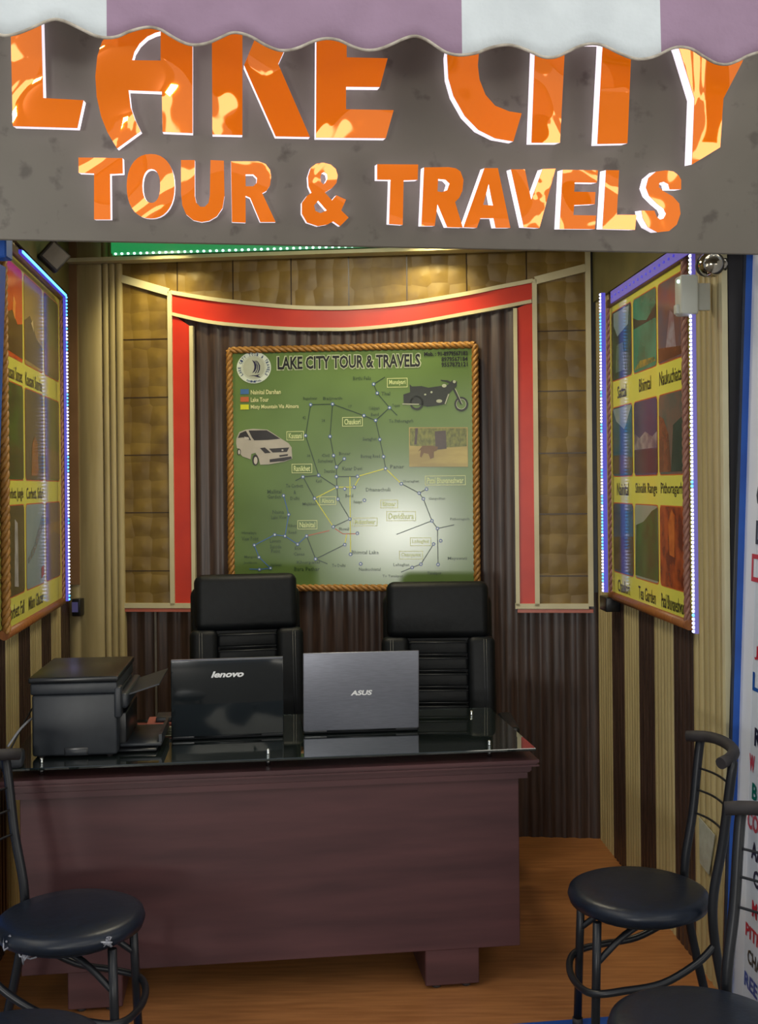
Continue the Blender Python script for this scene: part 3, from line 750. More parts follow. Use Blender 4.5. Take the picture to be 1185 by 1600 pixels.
K = {
 'sunset': dict(bg=pm('sunset sky print', (224, 82, 26), (196, 60, 22), 4), sh=[([(0.02, 0.05), (1, 0.03), (1, 0.42), (0.7, 0.38), (0.4, 0.5), (0, 0.42)], pm('dark hill print', (70, 44, 22), (48, 34, 20), 8)), ([(0.42, 0.5), (0.55, 0.42), (0.6, 0.6), (0.48, 0.68)], flat('sun print', 250, 160, 60))]),
 'sunrise': dict(bg=pm('hazy dawn print', (150, 130, 84), (170, 140, 70), 3), sh=[([(0.02, 0.05), (1, 0.03), (1, 0.3), (0.65, 0.36), (0.3, 0.58), (0, 0.48)], pm('brown mountain print', (88, 76, 66), (70, 60, 50), 8)), ([(0.35, 0.5), (0.5, 0.42), (0.45, 0.55)], flat('snow cap print', 214, 190, 130))]),
 'jungle': dict(bg=pm('jungle print', (60, 98, 34), (54, 62, 34), 10), sh=[([(0.02, 0.04), (1, 0.02), (1, 0.3), (0.5, 0.36), (0, 0.3)], pm('undergrowth print', (66, 58, 34), (52, 72, 30), 16))]),
 'safari': dict(bg=pm('grey forest print', (96, 84, 60), (74, 66, 50), 12, (2, 1, 0.5)), sh=[([(0.3, 0.05), (0.7, 0.05), (0.66, 0.42), (0.5, 0.5), (0.36, 0.4)], pm('animal print', (168, 100, 44), (120, 80, 44), 30))]),
 'meadow': dict(bg=pm('meadow print', (112, 112, 60), (90, 98, 54), 8), sh=[([(0, 0.04), (1, 0.02), (1, 0.35), (0, 0.4)], pm('dry grass print', (130, 110, 70), (106, 90, 56), 14))]),
 'fall': dict(bg=pm('waterfall cliff print', (82, 76, 46), (60, 58, 36), 12, (2, 1, 0.4)), sh=[([(0.4, 0.1), (0.62, 0.08), (0.6, 0.8), (0.44, 0.85)], pm('falling water print', (190, 188, 190), (150, 150, 150), 20, (4, 1, 0.3)))]),
 'glacier': dict(bg=pm('ice print', (134, 158, 166), (120, 146, 156), 5), sh=[([(0.05, 0.35), (0.4, 0.5), (0.95, 0.9), (0.95, 0.7), (0.4, 0.4), (0.1, 0.3)], pm('rock streak print', (82, 96, 112), (110, 130, 140), 30)), ([(0.8, 0.06), (0.97, 0.1), (0.96, 0.22), (0.82, 0.2)], flat('red jacket print', 176, 84, 70))]),
 'mauve': dict(bg=pm('evening rock print', (118, 98, 84), (96, 82, 92), 8), sh=[([(0, 0.5), (0.5, 0.62), (1, 0.55), (1, 0.75), (0, 0.72)], pm('warm cloud print', (150, 116, 70), (128, 100, 80), 10))]),
 'sattal': dict(bg=pm('lake shore print', (54, 84, 60), (40, 58, 50), 10), sh=[([(0.1, 0.98), (0.9, 0.97), (0.85, 0.72), (0.3, 0.62), (0.1, 0.8)], pm('pale sky print', (150, 164, 160), (120, 150, 150), 6)), ([(0.2, 0.1), (0.7, 0.1), (0.6, 0.5), (0.25, 0.5)], pm('water print', (100, 124, 96), (76, 100, 80), 10))]),
 'bhimtal': dict(bg=pm('turquoise lake print', (52, 150, 124), (36, 110, 84), 5), sh=[([(0.02, 0.6), (0.98, 0.62), (1, 0.8), (0.6, 0.64), (0.2, 0.7), (0, 0.76)], pm('lakeside hill print', (46, 70, 54), (36, 54, 44), 12)), ([(0.02, 0.03), (0.98, 0.06), (0.9, 0.12), (0.3, 0.14)], pm('yellow boats print', (170, 150, 60), (60, 110, 70), 40))]),
 'nauku': dict(bg=pm('violet dusk print', (98, 88, 104), (128, 84, 66), 6), sh=[([(0.3, 0.1), (0.75, 0.1), (0.65, 0.55), (0.5, 0.62)], pm('pale peak print', (160, 150, 160), (130, 60, 50), 12)), ([(0.0, 0.02), (1, 0.03), (1, 0.12), (0, 0.2)], pm('rust shore print', (126, 74, 44), (96, 60, 40), 12))]),
 'nainital': dict(bg=pm('blue lake print', (40, 104, 116), (54, 90, 90), 6), sh=[([(0.02, 0.98), (0.98, 0.99), (0.7, 0.72), (0.6, 0.66), (0.2, 0.8)], pm('pale sky print', (150, 164, 160), (120, 150, 150), 6)), ([(0, 0.03), (1, 0.03), (1, 0.25), (0.5, 0.3), (0, 0.3)], pm('boat shore print', (84, 84, 54), (100, 90, 70), 24))]),
 'shivalik': dict(bg=pm('slate sky print', (66, 76, 116), (56, 62, 92), 5), sh=[([(0.02, 0.35), (0.98, 0.35), (1, 0.56), (0.8, 0.5), (0.5, 0.58), (0.25, 0.5), (0, 0.58)], pm('snow range print', (150, 146, 150), (96, 92, 108), 22)), ([(0, 0.03), (1, 0.03), (1, 0.34), (0, 0.34)], pm('dusk valley print', (66, 58, 74), (54, 48, 62), 8))]),
 'pithora': dict(bg=pm('misty town print', (126, 96, 84), (84, 96, 90), 6), sh=[([(0, 0.03), (0.5, 0.03), (0.4, 0.5), (0.2, 0.7), (0, 0.75)], pm('rust hillside print', (134, 82, 56), (100, 66, 50), 18)), ([(0.5, 0.03), (1, 0.03), (1, 0.7), (0.6, 0.6)], pm('dark pine print', (44, 62, 54), (60, 80, 70), 18))]),
 'chaukori': dict(bg=pm('blue field print', (56, 104, 132), (66, 80, 90), 5), sh=[([(0, 0.03), (1, 0.03), (1, 0.55), (0, 0.5)], pm('terrace print', (92, 82, 56), (66, 70, 46), 14))]),
 'tea': dict(bg=pm('tea sky print', (150, 164, 150), (136, 150, 130), 5), sh=[([(0, 0.03), (1, 0.03), (0.98, 0.98), (0.75, 0.93), (0.4, 0.78), (0.05, 0.72)], pm('tea bushes print', (44, 104, 48), (36, 78, 38), 18))]),
 'patal': dict(bg=pm('cave rock print', (176, 84, 36), (98, 40, 24), 12, (1.6, 1, 0.5)), sh=[([(0.4, 0.4), (0.6, 0.38), (0.62, 0.9), (0.5, 0.97), (0.36, 0.8)], pm('glowing rock print', (206, 116, 46), (160, 72, 34), 14))]),
}
def poster(fr, name, label, near_px, far_px, vb, vt, cols, rows, kinds, caps, w, toward_u, ropes):
    """cols: u-ranges, rows: v-ranges"""
    rt = root(name, fr.at((near_px + far_px) / 2, vb, 0.0), label, 'poster')
    u0, u1 = min(near_px, far_px), max(near_px, far_px)
    b = B(); b.X = fr.m; b.box((u0, vb, 0.012), (u1, vt, w)); obj('printed_sheet', b, 'yellow', rt)
    for ri, (ra, rb_) in enumerate(rows):
        for ci, (ca, cb) in enumerate(cols):
            pic(fr, rt, ca, cb, ra, rb_, w, K[kinds[ri][ci]])
    b = B(); b.X = fr.m
    for ri in range(3):
        for ci, (ca, cb) in enumerate(cols):
            s_ = caps[ri][ci]
            if not s_: continue
            y1 = rows[ri][0] - 0.03; y0 = y1 - 0.052; cc = (ca + cb) / 2; hw = min((cb - ca) * 0.47, 0.021 * len(s_) * 0.55)
            b = B(); b.X = fr.m; text(b, s_, cc - hw, y0, cc + hw, y1, w + 0.001, bold=0.01)
            obj('caption', b, flat('black caption print', 40, 40, 24), rt)
    for k_, uu in enumerate((u0 - 0.008, u1 + 0.008)):
        b = B(); b.X = fr.m; rope(b, (uu, vb - 0.01, w), (uu, vt + 0.01, w), 0.017 if ropes[k_] == 'rope' else 0.0125); obj('rope_edge', b, ropes[k_], rt)
    b = B(); b.X = fr.m; b.tube([(u0 - 0.02, vb - 0.014, w - 0.004), (u1 + 0.02, vb - 0.014, w - 0.004)], 0.019, 12); obj('bottom_rail', b, 'wood_rail', rt)
    b = B(); b.X = fr.m; b.rbox((u0 - 0.02, vt, 0.01), (u1 + 0.02, vt + 0.036, w + 0.012), 0.006, 2); obj('top_rail', b, 'brown_rail', rt)
    return rt
PW = 0.035
fr = FR_
RU0 = fr.uv(955, 700, PW)[0]; RU1 = fr.uv(1071, 700, PW)[0]
RVB = (fr.uv(955, 925, PW)[1] + fr.uv(1072, 968, PW)[1]) / 2; RVT = (fr.uv(957, 475, PW)[1] + fr.uv(1068, 415, PW)[1]) / 2
cols = [tuple(fr.uv(x, 700, PW)[0] for x in c) for c in ((958.5, 989), (992, 1028), (1031, 1069))]
def vv(pts): return sum(fr.uv(x, y, PW)[1] for x, y in pts) / len(pts)
rows = [(vv([(957.7, 591.6), (1069.5, 560)]), vv([(960, 483.4), (1028, 452)])), (vv([(957.7, 741.4), (1068, 743.3)]), vv([(957.7, 635), (1069.5, 613)])), (vv([(960, 893.6), (1069, 921.3)]), vv([(960, 786.6), (1069, 792.6)]))]
rp = poster(fr, 'photo_poster', 'yellow poster of nine hill landscape photos on the right wall with violet lights', RU0, RU1, RVB, RVT, cols, rows,
            [['sattal', 'bhimtal', 'nauku'], ['nainital', 'shivalik', 'pithora'], ['chaukori', 'tea', 'patal']],
            [['Sattal', 'Bhimtal', 'Naukuchiatal'], ['Nainital', 'Shivalik Range', 'Pithoragarh'], ['Chaukori', 'Tea Garden', 'Patal Bhuvaneshwar']], PW, 1, ['rope_red', 'rope_red'])
fr = FL
LU1 = fr.uv(95, 700, PW)[0]; LU0 = fr.uv(6, 720, PW)[0] + 0.02
LVB = (fr.uv(1, 988, PW)[1] + fr.uv(94.5, 938.6, PW)[1]) / 2; LVT = (fr.uv(17, 393.7, PW)[1] + fr.uv(94.5, 472.5, PW)[1]) / 2
cols = [(LU0 + 0.015, fr.uv(36.5, 700, PW)[0]), (fr.uv(39.5, 700, PW)[0], fr.uv(67.5, 700, PW)[0]), (fr.uv(70.5, 700, PW)[0], fr.uv(92.5, 700, PW)[0])]
rows = [(vv([(10, 552), (69.7, 585)]), LVT - 0.03), (vv([(5.6, 747.5), (67.5, 751.5)]), vv([(10, 595), (69, 618.7)])), (vv([(15, 937), (67, 908)]), vv([(5, 791), (67, 787)]))]
lp_ = poster(fr, 'photo_poster', 'yellow poster of sunset, jungle and waterfall photos on the left wall', LU0, LU1, LVB, LVT, cols, rows,
             [['sunset', 'sunrise', 'meadow'], ['jungle', 'safari', 'meadow'], ['fall', 'glacier', 'mauve']],
             [['Kausani Sunset', 'Kausani Sunrise', ''], ['Corbett, Jungle', 'Corbett, Safari', ''], ['Corbett Fall', 'Milam Glacier', '']], PW, -1, ['rope', 'rope_red'])

# ------------------------------------------------------------------ LED strips
def led_strip(label, X, pts, n, matbody, wbody, pattern, cat='light strip', r=0.0050, group=None, thick=0.012):
    """pts: local points in frame X; body follows the path, n leds spaced along it"""
    P_ = [Vector(p) for p in pts]; base = X @ P_[0]
    rt = root('led_strip', Matrix.Translation(base), label, cat, group)
    b = B(); b.X = X
    seg = [(P_[i + 1] - P_[i]).length for i in range(len(P_) - 1)]; L = sum(seg)
    for i in range(len(P_) - 1):
        d = (P_[i + 1] - P_[i]).normalized(); s_ = Vector((-d.y, d.x, 0)) * wbody / 2; z = Vector((0, 0, thick))
        a, c = P_[i], P_[i + 1]
        b.add([a - s_ - z, c - s_ - z, c + s_ - z, a + s_ - z, a - s_, c - s_, c + s_, a + s_], [(3, 2, 1, 0), (4, 5, 6, 7), (0, 1, 5, 4), (1, 2, 6, 5), (2, 3, 7, 6), (3, 0, 4, 7)])
    obj('strip_tape', b, matbody, rt)
    proto = {}
    for i in range(n):
        t = (i + 0.5) / n * L; j = 0
        while j < len(seg) - 1 and t > seg[j]: t -= seg[j]; j += 1
        q = P_[j] + (P_[j + 1] - P_[j]).normalized() * t
        mk = pattern(i); wp_ = X @ (q + Vector((0, 0, 0.001)))
        if mk not in proto:
            b = B(); b.X = Matrix.Translation(wp_); 
            b.rbox((-r, -r, -r * 0.9), (r, r, r * 0.9), r * 0.45, 1)
            proto[mk] = obj('led', b, mk, rt)
            me = proto[mk].data
            off = rt.matrix_basis.inverted() @ wp_
            for v in me.vertices: v.co -= off
            proto[mk].location = off
        else:
            o = proto[mk].copy(); o.parent = rt; o.location = rt.matrix_basis.inverted() @ wp_; COL.objects.link(o)
    return rt
random.seed(3)
def pat(p): 
    seq = []
    k = 0
    while len(seq) < 200:
        k = random.random() < p
        seq += ['led_blue' if k else 'led_white'] * random.choice((1, 2, 3))
    return lambda i: seq[i]
WL = 0.085
fr = FL
a = fr.uv(34, 378, WL); c = fr.uv(103, 462, WL); d_ = fr.uv(106, 940, WL)
led_strip('blue light strip running down the far edge of the left poster', fr.m, [(c[0], c[1], WL), (c[0], d_[1], WL)], 88, 'strip_blue', 0.014, pat(0.25))
led_strip('bright cyan light strip sloping along the top of the left poster', fr.m, [(a[0], c[1], WL), (c[0] - 0.01, c[1], WL)], 70, 'strip_blue', 0.014, lambda i: 'led_blue')
fr = FR_
c = fr.uv(939, 458, WL); d_ = fr.uv(943, 925, WL); e_ = fr.uv(1079.5, 395, WL)[0]; dn = fr.uv(1081, 988, WL)[1]
tz = (fr.uv(945, 452, WL)[1] + fr.uv(1065, 395, WL)[1]) / 2
led_strip('blue light strip on the far edge of the right poster', fr.m, [(c[0], c[1], WL), (c[0], d_[1], WL)], 92, 'strip_blue', 0.016, pat(0.4), thick=0.018)
led_strip('violet light strip on the near edge of the right poster, passing a white box', fr.m, [(e_, tz, WL), (e_, dn, WL)], 98, 'strip_violet', 0.022, pat(0.12), thick=0.012)
led_strip('deep blue light strip along the top rail of the right poster', fr.m, [(c[0] + 0.03, tz, 0.05), (e_ - 0.03, tz, 0.05)], 20, 'strip_violet', 0.05, lambda i: 'strip_blue', thick=0.004)
# green strip in the cove
c0 = FB.uv(176, 397, 0.112); c1 = FB.uv(430, 384.5, 0.112)
led_strip('green light strip under the ceiling beam above the gold panelling', FB.m, [(c0[0], c0[1], 0.112), (FB.uv(700, 384, 0.112)[0], c0[1], 0.112)], 52, 'strip_green', 0.012, lambda i: 'led_green', r=0.0055, thick=0.006)
b = B(); b.X = FB.m; b.box((c0[0] - 0.02, c0[1] + 0.012, 0.06), (FB.uv(700, 384, 0.112)[0], CEIL - 0.002, 0.075))  # board is no lamp: its emission stands in for green light from the strip
tag(obj('light_cove_board', b, 'strip_green'), 'cove board above the green light strip, green light put in as glow', 'light cove')

# driver boxes, switch box, globe and flood lamp
t_ = root('power_adapter', FB.at(0.04, 1.17, 0.05), 'black plug adapter with a bluish label below the left blue light strip', 'adapter')
aa, ab = FB.uv(112, 963, 0.10), FB.uv(125, 936, 0.10)
b = B(); b.X = FB.m; b.rbox((aa[0], aa[1], 0.042), (ab[0], ab[1], 0.10), 0.005, 2); obj('adapter_case', b, 'plastic_dk', t_)
b = B(); b.X = FB.m; b.box((aa[0] + 0.002, aa[1] + 0.02, 0.1), (ab[0] - 0.01, ab[1] - 0.015, 0.1012)); obj('label_sticker', b, flat('bluish label', 120, 120, 190), t_)
fr = FR_
aa, ab = fr.uv(941, 952, 0.06), fr.uv(951, 934, 0.06)
b = B(); b.X = fr.m; b.rbox((aa[0], aa[1], 0.008), (ab[0], ab[1], 0.07), 0.004, 2)
tag(obj('power_adapter', b, 'plastic_dk'), 'small black adapter at the foot of the blue strip on the right wall', 'adapter')
t_ = root('light_controller', fr.at(1.2, 2.2, 0.0), 'white plastic control box over the violet strip on the right poster', 'control box')
ub = e_ + 0.022; z0_ = fr.uv(1078, 492, 0.09)[1]; z1_ = fr.uv(1078, 430, 0.09)[1]
b = B(); b.X = fr.m; b.rbox((ub - 0.07, z0_, 0.066), (ub, z1_, 0.124), 0.008, 3); obj('box_case', b, 'white_plastic', t_)
b = B(); b.X = fr.m; b.box((ub - 0.068, z0_ + 0.02, 0.012), (ub - 0.05, z1_ - 0.02, 0.070)); obj('mounting_foot', b, 'white_plastic', t_)
b = B(); b.X = fr.m; b.lathe([(0.0001, -0.006), (0.005, -0.004), (0.006, 0), (0.005, 0.004), (0.0001, 0.006)], (ub - 0.02, z1_ - 0.02, 0.126), 12); obj('indicator_lamp', b, 'led_green', t_)
b = B(); b.X = fr.m; b.rbox((ub - 0.05, z0_ + 0.004, 0.115), (ub - 0.02, z0_ + 0.035, 0.134), 0.004, 2); obj('connector', b, 'white_plastic', t_)
# chrome globe lamp
q = fr.uv(1112, 413, 0.052)
t_ = root('globe_lamp', fr.at(q[0], q[1], 0.0), 'round chrome capped lamp at the top of the right wall below the sign', 'lamp')
R_ = 0.041
b = B(); b.X = fr.m @ Matrix.Translation((q[0], q[1], 0.052)); pr = [(R_ * math.sin(a_ * PI / 14) + 0.00005, -R_ * math.cos(a_ * PI / 14)) for a_ in range(15)]; b.lathe(pr, (0, 0, 0), 28); obj('globe', b, 'chrome', t_)
b = B(); b.X = fr.m @ Matrix.Translation((q[0], q[1], 0.0)); b.lathe([(0.02, 0.006), (0.02, 0.025)], (0, 0, 0), 24); obj('base_plate', b, 'chrome', t_)
b = B(); b.X = fr.m @ Matrix.Translation((q[0] - 0.022, q[1], 0.060)); b.lathe([(0.034, -0.008), (0.036, 0.0), (0.034, 0.008)], (0, 0, 0), 24, axis='x'); obj('collar', b, 'lamp_grey', t_)
# flood lamp hanging top left
D_ = 4.7
def wpnt(px, py, d): return Vector((0, 0, EYE)) + ray(px, py) * d
c_ = wpnt(84, 401, D_)
t_ = root('flood_lamp', Matrix.Translation(c_), 'dark square flood lamp tilted on its bracket above the left poster', 'lamp')
b = B(); b.X = Matrix.Translation(c_) @ Matrix.Rotation(math.radians(35), 4, 'Z') @ Matrix.Rotation(math.radians(40), 4, 'Y'); b.rbox((-0.05, -0.02, -0.05), (0.05, 0.02, 0.05), 0.006, 2); obj('lamp_housing', b, 'lamp_grey', t_)
b = B(); b.X = Matrix.Translation(c_) @ Matrix.Rotation(math.radians(35), 4, 'Z') @ Matrix.Rotation(math.radians(40), 4, 'Y'); b.box((-0.04, -0.022, -0.04), (0.04, -0.02, 0.04)); obj('lamp_front_glass', b, flat('dull lamp glass', 92, 82, 76), t_)
b = B(); b.tube([c_ + Vector((0.008, 0, 0.05)), c_ + Vector((0.025, 0, 0.09)), Vector((c_.x + 0.03, c_.y, CEIL))], 0.005, 8); obj('bracket', b, 'joint', t_)

# paper sheet by the right wall base
fr = FR_
q = [fr.uv(x, y, 0.02) for x, y in ((1089, 1277), (1113, 1305), (1104, 1367), (1090, 1348))]
b = B(); b.X = fr.m; b.poly([q], 0.009, 0.012)
tag(obj('plastic_sheet', b, 'sheet'), 'torn greyish sheet stuck low on the right wall behind the cafe chair', 'sheet')

# ------------------------------------------------------------------ white service board at the right edge
BF = Fr(1.140, 3.50, math.atan2(-1.0, 0.03))
# leaning: top edge further right
t_ = root('service_board', (1.14, 3.45, 0), 'blue edged white board of painted names at the right edge of the shop front', 'sign board')
LEAN = 0.030
def BX():
    s = Matrix.Identity(4)
    return s
def bpnt(px, py, d): return Vector((0, 0, EYE)) + ray(px, py) * d
# board plane: contains the leaning far edge and runs towards the street
pT = bpnt(1177, 395, 3.50); pBt = bpnt(1144, 1530, 3.50)
ev = (pT - pBt).normalized(); zt = (2.40 - pBt.z) / ev.z; pT = pBt + ev * zt; pB0 = pBt + ev * ((0.02 - pBt.z) / ev.z)
ud = Vector((0.02, -1.0, 0)).normalized()
nd = ev.cross(ud).normalized()
if nd.x > 0: nd = -nd
BM = Matrix(((ud.x, ev.x, nd.x, pB0.x), (ud.y, ev.y, nd.y, pB0.y), (ud.z, ev.z, nd.z, pB0.z), (0, 0, 0, 1)))
BMi = BM.inverted()
def bo(px, py):
    e = BMi @ Vector((0, 0, EYE)); d = BMi.to_3x3() @ ray(px, py); k = -e.z / d.z; P = e + d * k; return (P.x, P.y)
HB = (pT - pB0).length
b = B(); b.X = BM; b.box((0, 0, -0.03), (0.10, HB, -0.0005)); obj('board_margin', b, 'board_margin', t_)
b = B(); b.X = BM; b.poly([[(0.10, 0), (0.75, 0), (0.75, HB - 0.13), (0.2, HB - 0.13), (0.2, HB), (0.10, HB)]], -0.03, -0.001); obj('board_panel', b, 'board_white', t_)
b = B(); b.X = BM
pw = 0.0
b.box((-0.012, 0, -0.03), (0.0, HB, 0.020)); b.k = 0
obj('blue_edge', b, 'blue_paint', t_)
b = B(); b.X = BM; b.box((-0.010, 0, 0.020), (0.0, HB, 0.028)); obj('dark_edge', b, flat('dark edge rubber', 34, 42, 58), t_)
for (s_, x0, y0, y1, cc) in [('C', 1183, 755, 792, ('black letters', 40, 42, 66)), ('D', 1182, 813, 850, ('navy letters', 44, 48, 76)), ('J', 1180, 1008, 1030, ('red letters', 196, 44, 66)), ('L', 1177, 1049, 1078, ('blue letters', 26, 84, 170)),
        ('R', 1180, 1136, 1165, ('black letters', 40, 42, 66)), ('W', 1172, 1176, 1203, ('red letters', 196, 44, 66)), ('B', 1176, 1222, 1248, ('teal letters', 14, 116, 106)), ('CO', 1169, 1264, 1292, ('pinkish letters', 200, 84, 100)),
        ('AA', 1175, 1312, 1340, ('navy letters', 44, 48, 76)), ('C', 1178, 1356, 1384, ('navy letters', 44, 48, 76)), ('M', 1176, 1405, 1431, ('red letters', 196, 44, 66)),
        ('PITH', 1166, 1439, 1460, ('red letters', 196, 44, 66)), ('CHA', 1169, 1480, 1503, ('black green letters', 32, 60, 62)), ('REE', 1164, 1515, 1538, ('blue letters', 26, 84, 170))]:
    b = B(); b.X = BM; a_ = bo(x0, (y0 + y1) / 2); v1_ = bo(x0, y0)[1]; v0_ = bo(x0, y1)[1]; h = abs(v1_ - v0_)
    text(b, s_, a_[0], v0_, a_[0] + h * 0.85 * len(s_), v1_, 0.001, bold=0.03); obj('lettering', b, flat(*cc), t_)
b = B(); b.X = BM; a_ = bo(1176, 865); c_ = bo(1176, 908)
b.poly([[(a_[0], c_[1]), (a_[0] + 0.2, c_[1]), (a_[0] + 0.2, a_[1]), (a_[0], a_[1])], [(a_[0] + 0.014, c_[1] + 0.014), (a_[0] + 0.186, c_[1] + 0.014), (a_[0] + 0.186, a_[1] - 0.014), (a_[0] + 0.014, a_[1] - 0.014)]], 0.001); obj('lettering', b, flat('red letters', 196, 44, 66), t_)

# ------------------------------------------------------------------ fascia sign
DF = 2.95
Pl = bpnt(0, 375, DF); Pr = bpnt(1185, 398, DF * 1.097)
yawF = math.atan2(Pr.y - Pl.y, Pr.x - Pl.x)
FF = Fr(Pl.x, Pl.y, yawF); FZ0 = (Pl.z + Pr.z) / 2; FWd = (Pr - Pl).length; FZ = 0.0
class Tilt:
    '''sign plane hinged at its bottom edge and leaning out over the street'''
    def __init__(s, f, z, ang):
        vx = Vector((0, 0, 1)) * math.cos(ang) + f.n * math.sin(ang); n = f.n * math.cos(ang) - Vector((0, 0, 1)) * math.sin(ang)
        s.m = Matrix(((f.u.x, vx.x, n.x, f.o.x), (f.u.y, vx.y, n.y, f.o.y), (f.u.z, vx.z, n.z, z), (0, 0, 0, 1))); s.i = s.m.inverted()
    def uv(s, px, py, w=0.0):
        e = s.i @ Vector((0, 0, EYE)); d = s.i.to_3x3() @ ray(px, py); k = (w - e.z) / d.z; P = e + d * k; return (P.x, P.y)
    def at(s, u, v, w=0.0): return s.m @ Matrix.Translation((u, v, w))
FF = Tilt(FF, FZ0, math.radians(11))
sign = root('shop_sign', FF.at(FWd / 2, FZ, 0), 'taupe shop sign panel with raised orange letters above the shop front', 'shop sign')
b = B(); b.X = FF.m; b.rbox((-0.35, FZ, -0.05), (FWd + 0.35, FZ + 0.74, 0.0), 0.003, 1, False); obj('sign_panel', b, 'fascia', sign)
# smudge marks on the panel
m = M['fascia']; N = m.node_tree.nodes; tt_ = m.node_tree
p = N['Principled BSDF']; ns = N.new('ShaderNodeTexNoise'); ns.inputs['Scale'].default_value = 14; ns.inputs['Detail'].default_value = 6
cr = N.new('ShaderNodeValToRGB'); cr.color_ramp.elements[0].position = 0.60; cr.color_ramp.elements[1].position = 0.70
mx = N.new('ShaderNodeMix'); mx.data_type = 'RGBA'; mx.inputs[7].default_value = rgb(78, 71, 64)
tcn = [n for n in N if n.type == 'TEX_COORD'][0]; tt_.links.new(tcn.outputs['Object'], ns.inputs['Vector'])
old = [n for n in N if n.type == 'VALTORGB' and n != cr][0]
tt_.links.new(ns.outputs['Fac'], cr.inputs['Fac']); tt_.links.new(cr.outputs['Color'], mx.inputs[0]); tt_.links.new(old.outputs['Color'], mx.inputs[6]); tt_.links.new(mx.outputs[2], p.inputs['Base Color'])
TH = 0.05
LET = [
 ('L', [[(16, 20), (64, 20), (67.5, 153), (130.5, 156.5), (121, 200), (20, 197)]]),
 ('A', [[(301, 10), (301, 208), (254, 206), (253, 143), (201, 141), (204, 167), (211, 187), (220, 205), (183, 232), (168, 207), (158, 182), (151, 151), (149, 119), (152, 88), (159.5, 65), (171, 50), (190, 34), (215, 22), (250, 13)],
        [(251, 94.5), (206.5, 94), (210, 81), (218, 68), (230, 57), (243, 51), (251, 49)]]),
 ('K', [[(331, 15), (379, 15), (379, 211), (332, 210)]]),
 ('K', [[(405, 45), (460, 45), (435, 100), (484.5, 214), (431, 213), (381.5, 102)]]),
 ('E', [[(495, 15), (600, 15), (590, 60), (542, 60), (542, 89.5), (606, 91), (594, 136), (541, 135.5), (541, 170.6), (615.5, 172), (603, 216), (494, 215)]]),
 ('C', [[(704, 55), (699, 87), (701, 122), (709, 150), (726.5, 181), (748, 203), (774, 216), (802.5, 221), (815.6, 177), (796, 174), (774, 165), (759, 148), (749.5, 124), (747, 102), (749, 80), (754, 55)]]),
 ('I', [[(838, 40), (885, 40), (875.5, 223), (831, 223)]]),
 ('T', [[(900, 30), (1025, 30), (1025, 66), (987.5, 66), (981, 224), (934, 225), (942.5, 67), (900, 67)]]),
 ('Y', [[(1050, 45), (1063, 79), (1086, 154), (1082, 257), (1126, 230), (1131, 154), (1160, 98), (1180, 50), (1140, 50), (1115, 90), (1095, 50)]]),
 ('T', [[(122.5, 246), (191.5, 247), (192, 271), (172, 272), (172.7, 343), (147, 343), (147, 271), (123, 270)]]),
 ('O', 'ell'),
 ('U', [[(283, 250), (304.5, 250), (304.5, 306), (307, 317), (313, 323), (320, 323), (326, 317), (328, 306), (329, 250), (350, 251), (351, 306), (348, 325), (339, 338), (327, 345), (315, 347), (302, 344), (291, 335), (285, 321), (283, 302)]]),
 ('R', [[(361, 252), (404, 252), (415, 256), (422, 265), (424, 276), (422, 290), (417, 298), (410, 302), (431, 347), (407, 347), (391, 309), (384, 306), (384, 348), (362.6, 347)], [(384, 272.5), (396, 272.5), (401.7, 278), (401, 286), (396, 291), (384, 291)]]),
 ('&', [[(505, 254), (517, 257), (525, 264), (528, 274), (526, 286), (519, 294), (508, 301), (519, 313), (526, 305), (541, 312), (533.5, 328.7), (545, 340), (531.6, 353.4), (521, 346), (511, 351), (497, 353.4), (480, 347.7), (472, 334), (472, 317), (480, 306), (487, 301), (482.5, 291), (481.5, 276), (486, 262), (494, 256)],
        [(506.5, 269), (511, 272), (512, 279), (509, 285), (505.5, 288), (501.5, 284), (501, 276), (503, 271)], [(497.4, 313.5), (510.7, 328.7), (501, 333), (493, 329.5), (491, 321)]]),
 ('T', [[(589.7, 256.5), (653.8, 257), (653, 281), (631, 281.7), (629.7, 351.5), (608.4, 350), (610.6, 281), (589.7, 280.6)]]),
 ('R', [[(663, 261.5), (701.6, 261), (713, 263), (720, 268), (724.7, 281), (723, 298), (718, 309), (711.5, 315.7), (723.6, 355.5), (699.4, 355), (684, 319), (679.7, 353), (659, 353)], [(685, 279.5), (697, 281), (702.7, 287), (699.4, 297), (690.7, 300), (684, 299)]]),
 ('A', [[(757.6, 262.6), (778.4, 262.6), (798, 356), (775, 356), (771.8, 341), (751, 341), (745.5, 356), (724.7, 355)], [(764, 287.8), (770.7, 321), (755.4, 320)]]),
 ('V', [[(799, 264.6), (820.5, 264.6), (830.6, 312), (848.4, 264), (868.6, 263.5), (843.3, 356.5), (819, 355)]]),
 ('E', [[(880, 265.3), (935, 266), (933, 285.6), (898.5, 285), (897.7, 299.5), (931, 300), (930, 319), (897.7, 320.5), (896.5, 336), (932, 336.7), (930, 358), (875, 357.7)]]),
 ('L', [[(947.6, 265.8), (968, 266), (964.3, 335.7), (995, 335.7), (992.7, 359), (942, 357.7)]]),
 ('S', [[(1065, 296), (1065, 281), (1061, 274), (1053, 268), (1041, 266), (1026, 268), (1014, 278), (1010, 293), (1015, 306), (1027, 318), (1038, 327), (1041, 334), (1038, 341), (1032, 343), (1027, 339), (1023, 329), (1003, 329), (1005, 341), (1013, 355), (1028, 363), (1046, 361), (1058, 351), (1064, 334), (1062, 318), (1052, 307), (1036, 298), (1030, 292), (1031, 286), (1038, 284), (1045, 288), (1047, 296)]]),
]
WF = TH + 0.003
